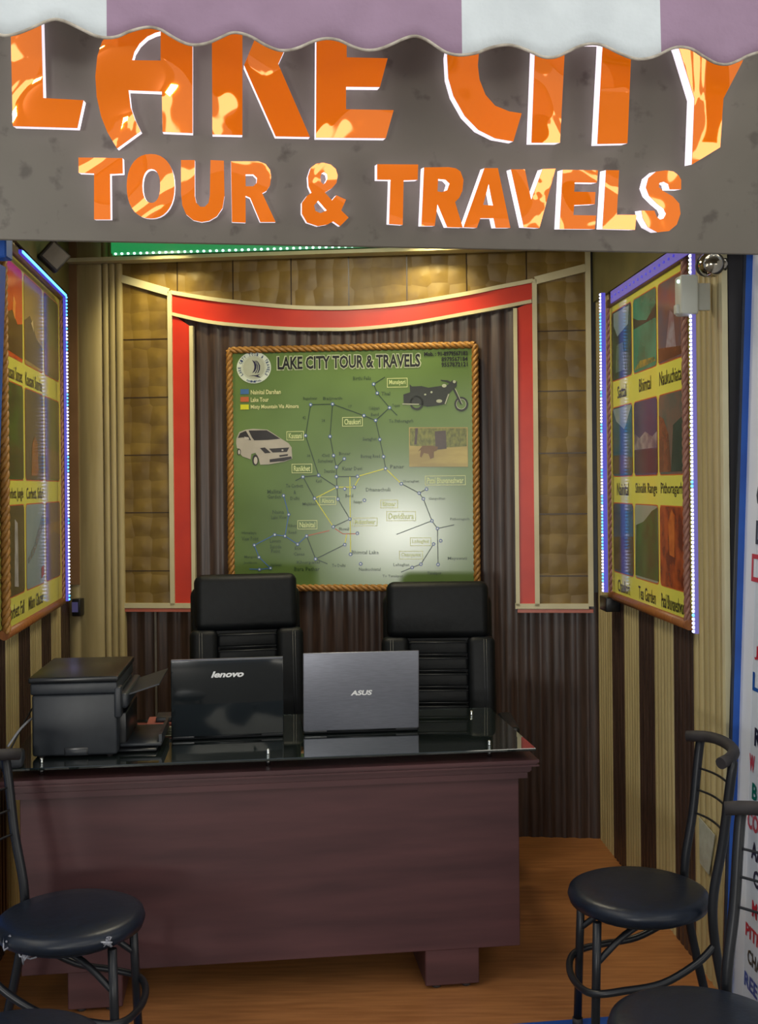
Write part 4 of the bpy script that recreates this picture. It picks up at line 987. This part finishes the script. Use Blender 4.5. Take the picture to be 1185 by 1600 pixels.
for nm, loops in LET:
    if loops == 'ell':
        def sup(cx, cy, rx, ry, n=36):
            o_ = []
            for i in range(n):
                a_ = 2 * PI * i / n; ca, sa = math.cos(a_), math.sin(a_); e = 0.9
                o_.append((cx + rx * math.copysign(abs(ca) ** e, ca), cy + ry * math.copysign(abs(sa) ** e, sa)))
            return o_
        loops = [sup(235.5, 291, 37.5, 50.5), sup(236.5, 290.5, 14, 26.5, 24)]
    L = [[FF.uv(x, y, WF) for x, y in l] for l in loops]
    b = B(); b.X = FF.m; b.poly(L, 0.001, TH); lo = obj('letter_' + {'&': 'ampersand'}.get(nm, nm.lower()), b, 'white_glow', sign)
    b = B(); b.X = FF.m
    # face sheet set in by a hair so the white rim shows
    b.poly(L, TH + 0.0002, WF); obj('letter_face', b, 'orange', lo, label='glossy orange mirror face')

# ------------------------------------------------------------------ awning
DA = 2.50
Al = bpnt(0, 60, DA); Ar = bpnt(1185, 80, DA * 1.085)
AF = Fr(Al.x, Al.y, math.atan2(Ar.y - Al.y, Ar.x - Al.x)); AWd = (Ar - Al).length
sc = [(-60, 45), (-30, 44), (0, 55), (12, 57), (30, 54), (50, 46), (80, 33), (100, 35), (130, 50), (150, 60), (168, 63), (185, 60), (200, 52), (218, 45), (235, 42), (252, 46), (270, 57), (290, 67), (306, 69), (325, 65), (345, 55), (362, 47), (378, 48), (395, 55), (415, 68), (435, 77), (452, 78), (470, 73), (490, 64), (510, 60), (530, 64), (550, 75), (570, 82), (590, 81), (610, 73), (632, 62), (650, 58), (668, 65), (690, 80), (705, 86), (722, 87), (745, 82), (768, 72), (790, 67), (808, 69), (830, 78), (850, 87), (870, 87), (890, 78), (910, 69), (928, 67), (945, 72), (965, 84), (985, 93), (1003, 95), (1025, 89), (1045, 79), (1060, 76), (1078, 80), (1095, 91), (1115, 101), (1135, 102), (1155, 94), (1170, 86), (1190, 80), (1215, 78), (1240, 85)]
scu = [AF.uv(x, y, 0) for x, y in catm(sc, 3)]
aw = root('awning', AF.at(AWd / 2, 2.6, 0), 'mauve and white striped canvas awning with a scalloped valance above the sign', 'awning')
VT = Al.z + 0.30
bounds = [AF.uv(x, 30, 0)[0] for x in (170, 722, 1030)]
def slot(u):
    return 0 if u < bounds[0] else 1 if u < bounds[1] else 0 if u < bounds[2] else 1
b = B(); b.X = AF.m; b.smooth = True; rows_n = 8
for i, (u, v) in enumerate(scu):
    for r_ in range(rows_n + 1):
        t = r_ / rows_n; z = v + (VT - v) * t
        b.pt((u, z, 0.012 * math.sin(u * 9) * (1 - t) + 0.004 * math.sin(u * 31 + z * 5)))
for i in range(len(scu) - 1):
    k = slot((scu[i][0] + scu[i + 1][0]) / 2)
    for r_ in range(rows_n):
        o = i * (rows_n + 1) + r_; b.face((o, o + rows_n + 1, o + rows_n + 2, o + 1), k)
va = obj('valance', b, ['awn_white', 'awn_mauve'], aw)
sd = va.modifiers.new('thickness', 'SOLIDIFY'); sd.thickness = 0.003
b = B(); b.X = AF.m; b.tube([(u, v, 0.012 * math.sin(u * 9) + 0.004 * math.sin(u * 31 + v * 5)) for u, v in scu], 0.0035, 8); obj('edge_piping', b, 'piping', aw)
# sloping canopy cloth back to the wall above the sign
b = B(); b.X = AF.m; us_ = [scu[0][0]] + bounds + [scu[-1][0]]
for i in range(4):
    b.k = (0, 1, 0, 1)[i]; u0, u1 = us_[i], us_[i + 1]
    b.add([(u0, VT, 0), (u1, VT, 0), (u1, VT + 0.16, -0.28), (u0, VT + 0.16, -0.28), (u0, VT - 0.003, 0), (u1, VT - 0.003, 0), (u1, VT + 0.157, -0.28), (u0, VT + 0.157, -0.28)], [(0, 1, 2, 3), (7, 6, 5, 4), (0, 4, 5, 1), (2, 6, 7, 3)])
obj('canopy_cloth', b, ['awn_white', 'awn_mauve'], aw)
b = B(); b.X = AF.m; b.tube([(us_[0], VT - 0.02, -0.015), (us_[-1], VT - 0.02, -0.015)], 0.012, 10)
for u in (us_[0] + 0.05, us_[-1] - 0.05): b.tube([(u, VT - 0.02, -0.015), (u, VT + 0.13, -0.26)], 0.01, 8)
obj('awning_frame', b, 'joint', aw)

# ------------------------------------------------------------------ desk
# desk frame: origin at front-right top corner, local x along the front to the right, y away from viewer
DY = math.atan(0.126)
DM = Matrix.Translation((0.519, 3.69, 0)) @ Matrix.Rotation(DY, 4, 'Z')
DL = 1.725; DDp = 0.70
desk = root('office_desk', DM @ Matrix.Translation((-DL / 2, DDp / 2, 0)), 'dark mahogany office desk with stepped top moulding and block feet', 'desk')
def DB(): b = B(); b.X = DM; return b
b = DB(); zt_ = 0.75
b.box((-DL, 0, zt_ - 0.010), (0, DDp, zt_)); b.box((-DL + 0.006, 0.006, zt_ - 0.016), (-0.006, DDp - 0.006, zt_ - 0.010))
b.box((-DL + 0.0, 0.0, zt_ - 0.022), (0, DDp, zt_ - 0.016))
b.box((-DL + 0.022, 0.014, zt_ - 0.038), (-0.022, DDp - 0.014, zt_ - 0.022)); b.box((-DL + 0.026, 0.018, zt_ - 0.043), (-0.026, DDp - 0.018, zt_ - 0.038))
b.box((-DL + 0.03, 0.014, zt_ - 0.062), (-0.036, DDp - 0.02, zt_ - 0.043))
obj('desk_top', b, 'mahogany', desk)
b = DB(); b.rbox((-DL + 0.06, 0.03, 0.13), (-0.062, 0.05, zt_ - 0.06), 0.002, 1, False); obj('front_panel', b, 'mahogany', desk)
for x0, x1 in ((-DL + 0.065, -DL + 0.085), (-0.087, -0.067)):
    b = DB(); b.box((x0, 0.05, 0.13), (x1, DDp - 0.05, zt_ - 0.06)); obj('side_panel', b, 'mahogany', desk)
fr_ = [(-DL + 0.20, -DL + 0.37), (-0.38, -0.20)]
for x0, x1 in fr_:
    b = DB(); b.rbox((x0, 0.035, 0.012), (x1, DDp - 0.06, 0.135), 0.003, 1, False); ft = obj('foot', b, 'mahogany', desk)
    b = DB()
    for xx in (x0 + 0.04, x1 - 0.04):
        b.lathe([(0.014, 0.0), (0.016, 0.006), (0.014, 0.014)], (xx, 0.06, 0), 12); b.lathe([(0.014, 0.0), (0.016, 0.006), (0.014, 0.014)], (xx, DDp - 0.1, 0), 12)
    obj('glide', b, 'rubber', ft)
# glass sheet on steel pins
GZ = 0.788
gl = root('glass_table_top', DM @ Matrix.Translation((-DL / 2, DDp / 2, zt_)), 'dark reflective glass sheet raised on steel pins over the desk top', 'glass sheet')
b = DB(); b.rbox((-DL + 0.01, 0.004, GZ - 0.009), (-0.008, DDp - 0.01, GZ), 0.002, 1, False); obj('glass_sheet', b, 'glass', gl)
pins = []
for (px, py) in ((765, 1180), (419, 1193), (65, 1206)):
    pins.append((px, 0.06))
def dx_at(px, yloc, z):
    """desk-local x where the pixel column meets local depth yloc at height z"""
    lo, hi = -DL, 0.0
    for _ in range(40):
        m_ = (lo + hi) / 2; P = DM @ Vector((m_, yloc, z)); a_ = P.x / P.y * FPX; bb_ = (P.z - EYE) / P.y * FPX
        x_ = CX + a_ * _c - bb_ * _s
        if x_ < px: lo = m_
        else: hi = m_
    return lo
PX = [(765, 0.07), (419, 0.07), (65, 0.07), (737, 0.56), (300, 0.60), (60, 0.60)]
for px, yl in PX:
    x_ = dx_at(px, yl, GZ); b = DB()
    b.lathe([(0.008, zt_), (0.008, GZ - 0.009)], (x_, yl, 0), 12)
    b.lathe([(0.0065, GZ), (0.0075, GZ + 0.002), (0.0055, GZ + 0.006), (0.0065, GZ + 0.010), (0.005, GZ + 0.016), (0.0001, GZ + 0.017)], (x_, yl, 0), 12)
    obj('steel_pin', b, 'glass_pin', gl)

# ------------------------------------------------------------------ laptops
def laptop(name, label, px0, px1, ybase_py, lw, lh, tilt, mt, logo, yawx=0.0, shearv=0.0, lcol='badge'):
    # base line of lid: find desk-local position
    pc = (px0 + px1) / 2
    P = Vector((0, 0, EYE)) + ray(pc, ybase_py) * ((EYE - GZ - 0.012) / -ray(pc, ybase_py).z)
    Mx = Matrix.Translation((P.x, P.y, GZ + 0.001)) @ Matrix.Rotation(DY + yawx, 4, 'Z')
    rt = root(name, Mx, label, 'laptop')
    b = B(); b.X = Mx; b.rbox((-lw / 2, 0.0, 0.0), (lw / 2, 0.25, 0.020), 0.006, 2); bs = obj('keyboard_base', b, 'plastic_dk', rt)
    b = B(); b.X = Mx
    for r_ in range(5):
        for k_ in range(14):
            x_ = -lw / 2 + 0.03 + k_ * (lw - 0.06) / 14; b.box((x_, 0.05 + r_ * 0.02, 0.02), (x_ + (lw - 0.06) / 14 - 0.004, 0.066 + r_ * 0.02, 0.0225))
    obj('keys', b, 'plastic', bs)
    ML = Mx @ Matrix.Translation((0, 0.004, 0.012)) @ Matrix.Rotation(math.radians(tilt), 4, 'X')
    b = B(); b.X = ML; b.rbox((-lw / 2, -0.008, 0.0), (lw / 2, 0.0, lh), 0.0038, 3); ld = obj('lid', b, mt, rt)
    b = B(); b.X = ML; b.box((-lw / 2 + 0.014, 0.0, 0.02), (lw / 2 - 0.014, 0.0008, lh - 0.014)); obj('screen', b, 'screen', ld)
    b = B(); b.X = ML @ Matrix(((1, 0, 0, 0), (0, 0, -1, -0.0086), (0, 1, 0, 0), (0, 0, 0, 1))); s_, x0, x1, z0, z1, sh = logo
    text(b, s_, x0, z0, x1, z1, 0.0, bold=0.04, shear=sh, res=4); obj('badge', b, lcol, ld)
    b = B(); b.X = Mx; b.tube([(-lw * 0.3, 0.004, 0.012), (lw * 0.3, 0.004, 0.012)], 0.007, 10); obj('hinge', b, 'plastic_dk', rt)
    return ML, ld
ML, ld = laptop('laptop', 'open glossy black laptop seen from behind beside the printer', 270, 443, 1149, 0.385, 0.268, 5, 'gloss_black', ('lenovo', -0.056, 0.056, 0.205, 0.227, 0.3), 0.01)
b = B(); b.X = ML; b.box((-0.19, -0.0078, 0.266), (0.19, 0.0005, 0.2705)); obj('lid_edge', b, 'silver_lid', ld)
laptop('laptop', 'open grey metallic laptop seen from behind in the middle of the desk', 474, 656, 1140, 0.408, 0.278, 5, 'silver_lid', ('ASUS', -0.038, 0.038, 0.124, 0.142, 0.2), -0.02)

# ------------------------------------------------------------------ printer
pc = Vector((0, 0, EYE)) + ray(116, 1184) * ((EYE - GZ) / -ray(116, 1184).z)
PM = Matrix.Translation((pc.x, pc.y, GZ)) @ Matrix.Rotation(DY - 0.03, 4, 'Z')
pr_ = root('printer', PM, 'black multifunction printer seen from its side on the left end of the desk', 'printer')
def PB(): b = B(); b.X = PM; return b
hw = 0.139
b = PB(); b.rbox((-hw + 0.006, 0.0, 0.006), (hw - 0.002, 0.40, 0.205), 0.008, 2); bd = obj('body', b, 'plastic', pr_)
b = PB(); b.rbox((-hw + 0.002, -0.004, 0.205), (hw, 0.41, 0.243), 0.006, 2); obj('scanner_unit', b, 'plastic', pr_)
b = PB(); b.rbox((-hw - 0.004, -0.008, 0.243), (hw + 0.004, 0.42, 0.262), 0.005, 2); obj('scanner_lid', b, 'plastic_dk', pr_)
b = PB(); b.rbox((-0.032, -0.0015, 0.006), (0.045, 0.004, 0.034), 0.003, 2); obj('grip_recess', b, 'plastic_dk', bd)
b = PB(); b.rbox((-0.027, -0.0025, 0.008), (0.040, 0.004, 0.027), 0.002, 1); obj('grip_flap', b, 'plastic', bd)
b = PB(); b.rbox((hw - 0.010, -0.006, 0.125), (hw + 0.012, 0.05, 0.225), 0.006, 2); b.rbox((hw, 0.02, 0.15), (hw + 0.03, 0.40, 0.20), 0.01, 2); obj('control_panel', b, 'plastic', pr_)
b = PB(); b.add([(hw, 0.05, 0.185), (hw + 0.13, 0.05, 0.225), (hw + 0.13, 0.36, 0.225), (hw, 0.36, 0.185), (hw, 0.05, 0.18), (hw + 0.13, 0.05, 0.22), (hw + 0.13, 0.36, 0.22), (hw, 0.36, 0.18)], [(0, 1, 2, 3), (7, 6, 5, 4), (0, 4, 5, 1), (1, 5, 6, 2), (2, 6, 7, 3), (3, 7, 4, 0)])
obj('tilted_display', b, 'plastic', pr_)
b = PB(); b.rbox((hw - 0.02, 0.06, 0.02), (hw + 0.02, 0.36, 0.13), 0.005, 2); obj('paper_exit', b, 'plastic_dk', pr_)
b = PB(); b.rbox((hw, 0.05, 0.018), (hw + 0.135, 0.34, 0.030), 0.003, 1); b.box((hw + 0.125, 0.06, 0.03), (hw + 0.135, 0.33, 0.055)); obj('output_tray', b, 'plastic', pr_)
b = PB(); b.rbox((hw - 0.01, 0.04, 0.003), (hw + 0.12, 0.35, 0.013), 0.003, 1); obj('paper_cassette', b, 'plastic_dk', pr_)
b = PB()
for x in (-hw + 0.03, hw - 0.03):
    for y in (0.03, 0.37): b.lathe([(0.01, 0), (0.01, 0.008)], (x, y, 0), 10)
obj('rubber_feet', b, 'rubber', pr_)

# ------------------------------------------------------------------ small desk items
def on_glass(px, py, z=GZ): r_ = ray(px, py); return Vector((0, 0, EYE)) + r_ * ((EYE - z) / -r_.z)
q = on_glass(252, 1143)
X = Matrix.Translation((q.x, q.y, GZ)) @ Matrix.Rotation(DY, 4, 'Z')
b = B(); b.X = X; b.rbox((-0.055, 0, 0), (0.07, 0.13, 0.017), 0.002, 1, False); tag(obj('notebook', b, 'paper'), 'cream paper stack lying between the printer and the black laptop', 'papers')
b = B(); b.X = X; b.rbox((-0.052, 0.005, 0.0172), (0.066, 0.13, 0.028), 0.002, 1, False); tag(obj('notebook', b, 'redpaper'), 'reddish notebook on top of the cream papers', 'notebook')
b = B(); b.X = X; b.rbox((-0.02, 0.02, 0.0282), (0.06, 0.12, 0.046), 0.004, 2); tag(obj('card_case', b, 'plastic'), 'dark grey case lying on the reddish notebook', 'case')
q = on_glass(12, 1203)
b = B(); X = Matrix.Translation((q.x, q.y, GZ + 0.001)) @ Matrix.Rotation(DY + 0.1, 4, 'Z'); b.X = X; b.rbox((-0.06, 0, 0), (0.045, 0.10, 0.045), 0.012, 3)
tag(obj('charger_brick', b, 'plastic'), 'dark grey charger brick at the left end of the glass', 'charger')
q2 = on_glass(8, 1150); 
b = B(); b.tube(catm([(q.x - 0.03, q.y + 0.09, GZ + 0.05), (q.x + 0.0, q.y + 0.13, GZ + 0.10), (q.x + 0.02, q.y + 0.2, GZ + 0.12), (q.x + 0.03, q.y + 0.30, GZ + 0.10), (q.x + 0.03, q.y + 0.40, GZ + 0.006)], 6), 0.004, 8)
tag(obj('cable', b, 'grey_cable'), 'grey cable looping up behind the charger brick, left of the printer', 'cable')
b = B(); b.tube(catm([(q.x - 0.05, q.y + 0.14, GZ + 0.006), (q.x + 0.0, q.y + 0.25, GZ + 0.14), (q.x + 0.03, q.y + 0.3, GZ + 0.16), (q.x + 0.03, q.y + 0.42, GZ + 0.12), (q.x + 0.03, q.y + 0.5, GZ + 0.006)], 6), 0.003, 8)
tag(obj('cable', b, 'cable'), 'thin black cable arching behind the charger brick', 'cable')

# ------------------------------------------------------------------ executive chairs behind the desk
def exec_chair(label, px, py_top, d, yawc, lean=7):
    P = Vector((0, 0, EYE)) + ray(px, py_top) * d; top = P.z
    Mx = Matrix.Translation((P.x, P.y - 0.0, 0)) @ Matrix.Rotation(yawc, 4, 'Z')     # +y away: chair faces -y (towards viewer)
    rt = root('executive_chair', Mx, label, 'office chair', 'executive chairs behind the desk')
    # seat back frame: leaning backwards from seat at z .5
    zb = 0.52; H = top - zb
    Mb = Mx @ Matrix.Translation((0, -H * math.tan(math.radians(lean)), zb)) @ Matrix.Rotation(-math.radians(lean), 4, 'X')
    hh = H / math.cos(math.radians(lean))
    b = B(); b.X = Mb; b.rbox((-0.222, 0.0, hh - 0.245), (0.222, 0.13, hh), 0.035, 5)
    hr = obj('headrest', b, 'blackleather', rt)
    b = B(); b.X = Mb
    b.rbox((-0.238, 0.03, 0.0), (0.238, 0.12, hh - 0.05), 0.04, 4); bk = obj('backrest', b, 'blackleather', rt)
    for s_ in (-1, 1):
        b = B(); b.X = Mb; b.rbox((s_ * 0.125, -0.005, 0.02), (s_ * 0.245, 0.10, hh - 0.235), 0.03, 4); obj('side_bolster', b, 'blackleather', bk)
        b = B(); b.X = Mb; b.tube([(s_ * 0.195, -0.004, 0.05), (s_ * 0.195, -0.004, hh - 0.25)], 0.003, 6); b.tube([(s_ * 0.206, -0.003, 0.05), (s_ * 0.206, -0.003, hh - 0.25)], 0.003, 6); obj('stitching', b, 'plastic', bk)
    z = hh - 0.25; k_ = 0
    while z > 0.06:
        b = B(); b.X = Mb; z0 = z - 0.068
        b.rbox((-0.128, 0.004, z0), (0.128, 0.08, z - 0.004), 0.014, 3); obj('padded_rib', b, 'blackleather', bk)
        b = B(); b.X = Mb; b.tube([(-0.125, 0.004, z - 0.013), (0.125, 0.004, z - 0.013)], 0.0028, 6); b.tube([(-0.125, 0.006, z0 + 0.004), (0.125, 0.006, z0 + 0.004)], 0.0028, 6); obj('stitching', b, 'plastic', bk)
        z = z0
    b = B(); b.X = Mx; yb = -H * math.tan(math.radians(lean)); b.rbox((-0.25, yb - 0.38, 0.43), (0.25, yb + 0.06, 0.54), 0.045, 4); obj('seat_cushion', b, 'blackleather', rt)
    for s_ in (-1, 1):
        b = B(); b.X = Mx; b.rbox((s_ * 0.27 - 0.03, yb - 0.33, 0.66), (s_ * 0.27 + 0.03, yb - 0.03, 0.70), 0.015, 3)
        b.tube(catm([(s_ * 0.27, yb - 0.30, 0.66), (s_ * 0.28, yb - 0.28, 0.55), (s_ * 0.25, yb - 0.2, 0.45)], 4), 0.014, 8); b.tube(catm([(s_ * 0.27, yb - 0.06, 0.66), (s_ * 0.28, yb - 0.08, 0.55), (s_ * 0.25, yb - 0.15, 0.45)], 4), 0.014, 8)
        obj('armrest', b, 'plastic_dk', rt)
    b = B(); b.X = Mx; yc = yb - 0.2; b.lathe([(0.05, 0.36), (0.05, 0.43)], (0, yc, 0), 16); b.lathe([(0.025, 0.10), (0.025, 0.36)], (0, yc, 0), 14); b.lathe([(0.04, 0.07), (0.04, 0.13)], (0, yc, 0), 14); obj('gas_lift', b, 'plastic_dk', rt)
    for k_ in range(5):
        a_ = k_ * 2 * PI / 5 + 0.3; b = B(); b.X = Mx; e_ = (0.29 * math.cos(a_), yc + 0.29 * math.sin(a_))
        b.tube([(0, yc, 0.105), (e_[0], e_[1], 0.075)], [0.024, 0.016], 8); bl = obj('base_leg', b, 'plastic_dk', rt)
        b = B(); b.X = Mx @ Matrix.Translation((e_[0], e_[1], 0.028)) @ Matrix.Rotation(a_ + 1.1, 4, 'Z'); b.lathe([(0.018, -0.022), (0.028, -0.018), (0.028, -0.004), (0.018, -0.003), (0.018, 0.003), (0.028, 0.004), (0.028, 0.018), (0.018, 0.022)], (0, 0, 0), 16, axis='x'); b.tube([(0, 0, 0), (0, 0, 0.045)], 0.008, 8); obj('castor', b, 'rubber', bl)
    return rt
exec_chair('black leather executive chair behind the glossy black laptop', 385, 896, 4.86, 0.20)
exec_chair('black leather executive chair behind the grey laptop, right of the pair', 684, 908, 4.84, 0.0)

# ------------------------------------------------------------------ round cafe chairs
def cafe_proto():
    rt = bpy.data.objects.new('cafe_chair', None); COL.objects.link(rt)      # faces +x, origin on the floor under the seat
    SZ = 0.47; R = 0.205
    b = B(); b.lathe([(0.0001, SZ - 0.052), (R * 0.85, SZ - 0.052), (R * 0.97, SZ - 0.045), (R, SZ - 0.026), (R * 0.975, SZ - 0.010), (R * 0.88, SZ - 0.001), (R * 0.6, SZ + 0.004), (0.0001, SZ + 0.006)], (0, 0, 0), 48)
    obj('seat', b, 'seat', rt)
    b = B(); b.lathe([(R * 0.80, SZ - 0.064), (R * 0.84, SZ - 0.052)], (0, 0, 0), 32); obj('seat_ring', b, 'tube', rt)
    for s_ in (-1, 1):
        b = B(); b.tube([(0.145, s_ * 0.125, SZ - 0.055), (0.150, s_ * 0.130, SZ - 0.20), (0.158, s_ * 0.138, 0.012)], 0.0125, 12); lg = obj('leg', b, 'tube', rt)
        b = B(); b.lathe([(0.016, 0), (0.016, 0.02)], (0.158, s_ * 0.138, 0), 12); obj('foot_cap', b, 'rubber', lg)
        pts = catm([(-0.255, s_ * 0.150, 0.012), (-0.225, s_ * 0.148, 0.14), (-0.195, s_ * 0.146, 0.28), (-0.178, s_ * 0.146, 0.40), (-0.180, s_ * 0.146, 0.50), (-0.205, s_ * 0.150, 0.64), (-0.222, s_ * 0.156, 0.78), (-0.232, s_ * 0.158, 0.855), (-0.236, s_ * 0.150, 0.872)], 5)
        b = B(); b.tube(pts, 0.0135, 12); lg = obj('leg', b, 'tube', rt)
        b = B(); b.lathe([(0.017, 0), (0.017, 0.02)], (-0.255, s_ * 0.150, 0), 12); obj('foot_cap', b, 'rubber', lg)
    # head bar
    pts = []
    for i in range(17):
        t = -1 + i / 8.0; pts.append((-0.226 - 0.045 * (1 - t * t) + 0.03 * (abs(t) ** 6), 0.170 * t, 0.885 - 0.012 * abs(t) ** 4))
    b = B(); b.tube(pts, 0.017, 12); obj('head_bar', b, 'rubber', rt)
    for z, xo in ((0.78, -0.224), (0.715, -0.214), (0.645, -0.204)):
        b = B(); b.tube(catm([(xo, -0.153, z), (xo - 0.028, -0.08, z), (xo - 0.036, 0, z), (xo - 0.028, 0.08, z), (xo, 0.153, z)], 4), 0.0035, 8); obj('back_rung', b, 'tube', rt)
    # sloping hoop brace: from under the back of the seat down and round the front legs
    pts = catm([(-0.185, -0.146, 0.36), (-0.13, -0.155, 0.31), (-0.03, -0.160, 0.255), (0.08, -0.160, 0.235), (0.150, -0.148, 0.222), (0.185, -0.10, 0.215), (0.200, 0.0, 0.213),
                (0.185, 0.10, 0.215), (0.150, 0.148, 0.222), (0.08, 0.160, 0.235), (-0.03, 0.160, 0.255), (-0.13, 0.155, 0.31), (-0.185, 0.146, 0.36)], 5)
    b = B(); b.tube(pts, 0.0105, 10); obj('hoop_brace', b, 'tube', rt)
    # arched cross brace just below seat
    b = B(); b.tube(catm([(0.148, 0.128, 0.30), (0.06, 0.10, 0.37), (-0.04, 0.05, 0.405), (-0.05, 0.0, 0.41), (-0.04, -0.05, 0.405), (0.06, -0.10, 0.37), (0.148, -0.128, 0.30)], 5), 0.0095, 10); obj('seat_brace', b, 'tube', rt)
    return rt
def place(o, x, y, rot, label):
    o.location = (x, y, 0); o.rotation_euler = (0, 0, rot); o['label'] = label; o['category'] = 'chair'; o['group'] = 'round black cafe chairs outside the desk'
proto = cafe_proto()
c2 = copy_tree(proto); c3 = copy_tree(proto); c4 = copy_tree(proto)
place(proto, 0.752, 3.30, PI, 'round black cafe chair beside the striped right wall, facing the desk front')
place(c2, 0.70, 2.47, PI + math.radians(20), 'round black cafe chair nearest the camera at the bottom right corner')
place(c3, -0.878, 3.15, 0.0, 'round black cafe chair with plastic wrap under its seat, bottom left of desk')
place(c4, -0.80, 2.385, 0.0, 'black cafe chair seat barely seen in the bottom left corner')

# crumpled plastic wrap under the left seat
def wrap(label, pts, n, spread):
    b = B()
    for k_ in range(n):
        p0 = Vector(random.choice(pts)); w_ = []
        for i in range(5): w_.append(p0 + Vector((random.uniform(-1, 1), random.uniform(-1, 1) * 0.5, random.uniform(-1, 0.6))) * spread * (0.3 + i * 0.2))
        b.tube(catm([tuple(q) for q in w_], 3), [0.0028] * 13, 5)
    tag(obj('plastic_wrap', b, 'wrap'), label, 'plastic wrap')
P = bpnt(44, 1484, 2.99); Pc = bpnt(20, 1470, 3.0)
wrap('crumpled clear plastic wrap hanging under the front left of the left cafe chair seat', [P[:], Pc[:], (P + Vector((0.01, 0, -0.01)))[:]], 9, 0.03)
P = bpnt(166, 1470, 3.0); wrap('small scrap of clear plastic wrap under the right rim of the left cafe chair seat', [P[:]], 5, 0.022)
